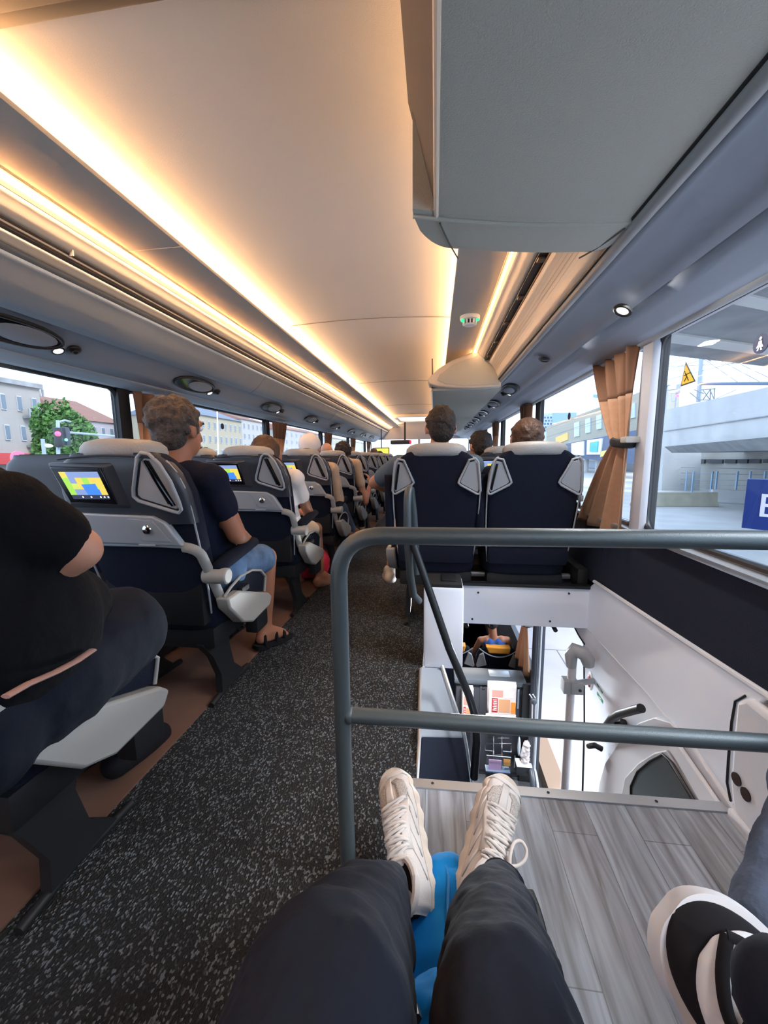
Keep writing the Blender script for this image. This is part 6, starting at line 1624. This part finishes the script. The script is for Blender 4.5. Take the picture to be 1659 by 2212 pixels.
quad([(1205, 985), (1395, 985), (1395, 1040), (1205, 1030)], 36, 1, 'glass_front', mat('shop_glass', (150, 166, 184), .3), sb)
for (pa, pb) in (((1180, 928), (1330, 870)), ((1180, 945), (1330, 895))):
    mb = MB(); mb.tube([P(*pa, X=30), P(*pb, X=30)], .04, 5); mb.build('cable', M_concdark, sb)
tw = thing('tower_block', 'distant blue grey office tower beyond the second right window', 'building')
quad([(1164, 893), (1193, 892), (1192, 992), (1164, 992)], 60, 12, 'shaft', mat('tower_glass', (122, 150, 172), .3), tw)
for r_ in range(5):
    for c_ in range(4):
        x = 1166+c_*6.5+(r_ % 2)*2; y = 900+r_*7; quad([(x, y), (x+3.5, y), (x+3.5, y+4), (x, y+4)], 59.5, .3, 'window', mat('tower_win', (78, 112, 146), .3), tw)
bbd = thing('signal_gantry', 'small railway gantry board above the station building', 'gantry')
mb = MB(); mb.tube([P(1307, 873, X=33), P(1307, 862, X=33)], .1, 6); mb.build('post', M_galv, bbd)
quad([(1281, 852), (1307, 853), (1307, 861), (1281, 859)], 33, .3, 'board', mat('gantry_teal', (120, 160, 170), .5), bbd)
# white cars / rails near the ground on the right
# ------------------------------------------------------------------ left side street
def bldg(name, label, px0, px1, pyt, X, depth, m, rows, cols, wm, roof=None, roofh=0, py_b=None, pyt2=None, ww=.42):
    """facade parallel to the street; px0/px1 left and right edge, pyt roof line"""
    t = thing(name, label, 'building')
    a = P(px0, pyt, X=X); b = P(px1, pyt if pyt2 is None else pyt2, X=X)
    zt_ = a.z; y0, y1 = a.y, b.y
    mb = MB(); mb.box(X-depth, X, y0, y1, ZG, zt_); mb.build('walls', m, t)
    if roof:
        mb = MB(); mb.hexa([(X+.4, y0-.3, zt_), (X+.4, y1+.3, zt_), (X-depth, y1+.3, zt_), (X-depth, y0-.3, zt_)], [(X-depth*.45, y0+2, zt_+roofh), (X-depth*.45, y1-2, zt_+roofh), (X-depth*.55, y1-2, zt_+roofh), (X-depth*.55, y0+2, zt_+roofh)]); mb.build('roof', roof, t)
    else:
        mb = MB(); mb.box(X-depth, X+.35, y0-.2, y1+.2, zt_, zt_+.5); mb.build('cornice', M_concdark, t)
    dy = (y1-y0)/cols; dz = 3.1
    for r_ in range(rows):
        for c_ in range(cols):
            yc = y0+dy*(c_+.5); zc_ = zt_-1.9-dz*r_
            if zc_ < ZG+1: continue
            mb = MB(); mb.box(X, X+.12, yc-ww*dy*.5, yc+ww*dy*.5, zc_-.8, zc_+.8); w = mb.build('window', wm, t)
            mb = MB(); mb.box(X+.1, X+.16, yc-ww*dy*.42, yc+ww*dy*.42, zc_-.7, zc_+.7); mb.build('pane', mat('pane_grey', (92, 104, 114), .3), w)
    return t, (y0, y1, zt_)
M_fac1 = mat('facade_grey_beige', (140, 137, 133), .9); M_fac2 = mat('facade_lilac', (146, 141, 146), .9); M_fac3 = mat('facade_sand', (146, 139, 122), .9); M_fac4 = mat('facade_pale', (152, 150, 146), .9)
M_winf = mat('win_frame', (170, 174, 178), .6); M_tile = mat('roof_tile', (118, 88, 78), .9); M_tiledk = mat('roof_grey', (84, 94, 108), .8)
bA, (ya, yb_, zA) = bldg('apartment_building', 'tall grey beige apartment block at the far left with small balconies', -260, 76, 782, -44, 14, M_fac1, 8, 8, M_winf, ww=.30)
for r_ in range(7):
    mb = MB(); mb.box(-44, -43.1, yb_-2.2, yb_-.1, zA-3.4-3.1*r_, zA-3.2-3.1*r_); mb.box(-43.2, -43.1, yb_-2.2, yb_-.1, zA-3.2-3.1*r_, zA-2.4-3.1*r_); mb.build('balcony', M_concdark, bA)
mb = MB(); mb.box(-44, -43.0, ya, yb_, ZG+2.8, ZG+3.9); mb.build('awning', mat('awning_red', (160, 52, 52), .7), bA)
bB, (y0, y1, zB) = bldg('apartment_building', 'lilac grey house with tiled roof and chimneys behind the green tree', 150, 262, 905, -70, 20, M_fac2, 5, 6, M_winf, M_tile, 5)
bB2, (y0, y1, zB) = bldg('apartment_building', 'house with brown tiled roof and a long chimney stack behind the tree', 80, 172, 908, -95, 16, M_fac2, 4, 5, M_winf, M_tile, 6)
for k in range(10):
    mb = MB(); yy = y0+2.0+k*(y1-y0-4)/9; mb.cyl((-103, yy, zB+5), (-103, yy, zB+9), .28, n=8); mb.build('chimney_pot', M_concdark, bB2)
mb = MB(); mb.box(-104, -102, y0+1, y1-1, zB+3.5, zB+7); mb.build('chimney', M_tile, bB2)
bldg('apartment_building', 'beige corner block with dark grey attic in the second left window', 415, 520, 893, -50, 16, M_fac3, 6, 9, M_winf, M_tiledk, 3, ww=.3)
bldg('apartment_building', 'pale row house left of the second left curtain', 521, 575, 905, -58, 20, M_fac4, 6, 6, M_winf, M_tile, 3, ww=.3)
bldg('apartment_building', 'distant pale block right of the second left curtain', 612, 700, 926, -60, 20, M_fac4, 5, 10, M_winf, M_tile, 3, ww=.3)
bldg('apartment_building', 'distant block beyond the third left curtain', 712, 790, 945, -60, 20, M_fac3, 5, 10, M_winf, None, 0, ww=.3)
# tree
def tree(label, c, rx, rz, seed):
    t = thing('tree', label, 'tree'); rnd = random.Random(seed)
    mb = MB(); mb.tube([(c.x, c.y, ZG), (c.x+.2, c.y, c.z)], [.28, .15], 10); mb.build('trunk', mat('bark', (84, 70, 58), .9), t)
    mb = MB()
    for k in range(8000):
        a, b = rnd.uniform(0, 2*PI), rnd.uniform(-.8, 1); q = rnd.uniform(.55, 1)**.5
        lump = 1+.16*math.sin(3*a+seed)+.12*math.sin(5*b+a)
        v = Vector((math.cos(a)*math.sqrt(1-b*b)*rx, math.sin(a)*math.sqrt(1-b*b)*rx, b*rz))*q*lump
        p = c+v; n_ = Vector((rnd.gauss(0, 1), rnd.gauss(0, 1), rnd.gauss(0, 1))).normalized(); e = n_.orthogonal().normalized(); f = n_.cross(e); s = rnd.uniform(.12, .26)
        mb.face([p+e*s, p+f*s*.6, p-e*s, p-f*s*.6])
    mb.build('foliage', mat('leaf_green', (66, 104, 44), .8, var=.45, vscale=.9), t, smooth=0)
c = P(146, 966, X=-34); tree('leafy green tree between the grey apartment block and the lilac house', c, 2.35, 3.7, 2)
tree('small green bushy tree low in the second left window', P(440, 1000, X=-40), 2.2, 2.6, 5)
# traffic lights with mast arm
tl = thing('traffic_light', 'traffic light showing red on a thin pole in front of the green tree', 'traffic light')
XT = -14
mb = MB(); mb.tube([P(130, 1030, X=XT), P(126, 985, X=XT), P(125, 908, X=XT)], .06, 8); pbt = P(130, 1030, X=XT); mb.tube([pbt, (pbt.x, pbt.y, ZG)], .06, 8); mb.build('pole', M_galv, tl)
mb = MB(); mb.tube([P(125, 912, X=XT), P(140, 908, X=XT), P(152, 911, X=XT)], .04, 6); mb.build('lamp_arm', M_galv, tl)
for (px, py) in ((126, 945),):
    p = P(px, py, X=XT+.1); mb = MB(); mb.box(p.x-.1, p.x+.1, p.y-.10, p.y+.10, p.z-.36, p.z+.36, bev=.03); mb.build('signal_head', M_black, tl)
    mb = MB(); mb.ell(P(125, 937, X=XT+.22), .09); mb.build('red_lamp', mat('red_on', (255, 40, 60), .4, emit=(255, 40, 66), estr=3), tl)
p = P(143, 943, X=XT+.1); mb = MB(); mb.box(p.x-.1, p.x+.1, p.y-.09, p.y+.09, p.z-.34, p.z+.34, bev=.03); mb.build('signal_head', M_seatshell, tl)
mb = MB(); mb.ell(P(143, 950, X=XT+.22), .05); mb.build('green_lamp', mat('green_on', (60, 230, 190), .4, emit=(60, 235, 190), estr=2.5), tl)
mb = MB(); mb.tube([P(147, 934, X=XT), P(210, 939, X=XT), P(275, 944, X=XT)], .045, 6); mb.build('mast_arm', M_galv, tl)
lp = thing('street_lamp', 'short white street lamp left of the nearest lit screen seat', 'street lamp')
mb = MB(); p0 = P(94, 1000, X=-12); mb.tube([(p0.x, p0.y, ZG), P(92, 948, X=-12)], .05, 8); mb.tube([P(93, 961, X=-12), P(98, 960, X=-12), P(105, 963, X=-12)], .04, 6); mb.build('pole', M_galv, lp)
mb = MB(); mb.ell(P(103, 963, X=-12), (.10, .16, .06)); mb.build('head', M_whitepaint, lp)
sp_ = thing('street_lamp', 'slim tall lamp pole in the second left window', 'street lamp')
p0 = P(469, 1000, X=-22); mb = MB(); mb.tube([(p0.x, p0.y, ZG), P(469, 884, X=-22)], .06, 8); mb.build('pole', M_whitepaint, sp_)
rs = thing('road_sign', 'round red road sign low at the far left window', 'sign')
mb = MB(); p = P(39, 991, X=-16); mb.cyl((p.x, p.y, p.z), (p.x+.04, p.y, p.z), .30, n=24); mb.build('disc', mat('sign_pink', (206, 100, 130), .5), rs)
mb = MB(); mb.tube([(p.x-.02, p.y, ZG), (p.x-.02, p.y, p.z)], .03, 6); mb.build('post', M_galv, rs)
# parked white van at the left
vn = thing('van', 'white van roof low in the nearest left window', 'van')
mb = MB(); a = P(-40, 1012, X=-7); zt_ = P(30, 1006, X=-7).z; b = P(74, 1012, X=-7)
mb.loft([[(-7-.1*k, a.y-1.5+.4*k, z), (-7-.1*k, b.y-.35*k, z), (-8.9+.1*k, b.y-.35*k, z), (-8.9+.1*k, a.y-1.5+.4*k, z)] for k, z in ((0, ZG+.4), (0, ZG+1.4), (1, zt_-.12), (2.2, zt_))])
mb.build('body', M_whitepaint, vn, bevel=.12, bseg=3)
mb = MB(); mb.box(-7.02, -6.97, a.y+.3, b.y-.6, zt_-.75, zt_-.3, bev=.02); mb.build('side_window', M_blackglossy, vn)
for yy in (a.y-.7, b.y-1.0):
    mb = MB(); mb.cyl((-6.95, yy, ZG+.34), (-7.25, yy, ZG+.34), .34, n=24); mb.build('wheel', M_black, vn)
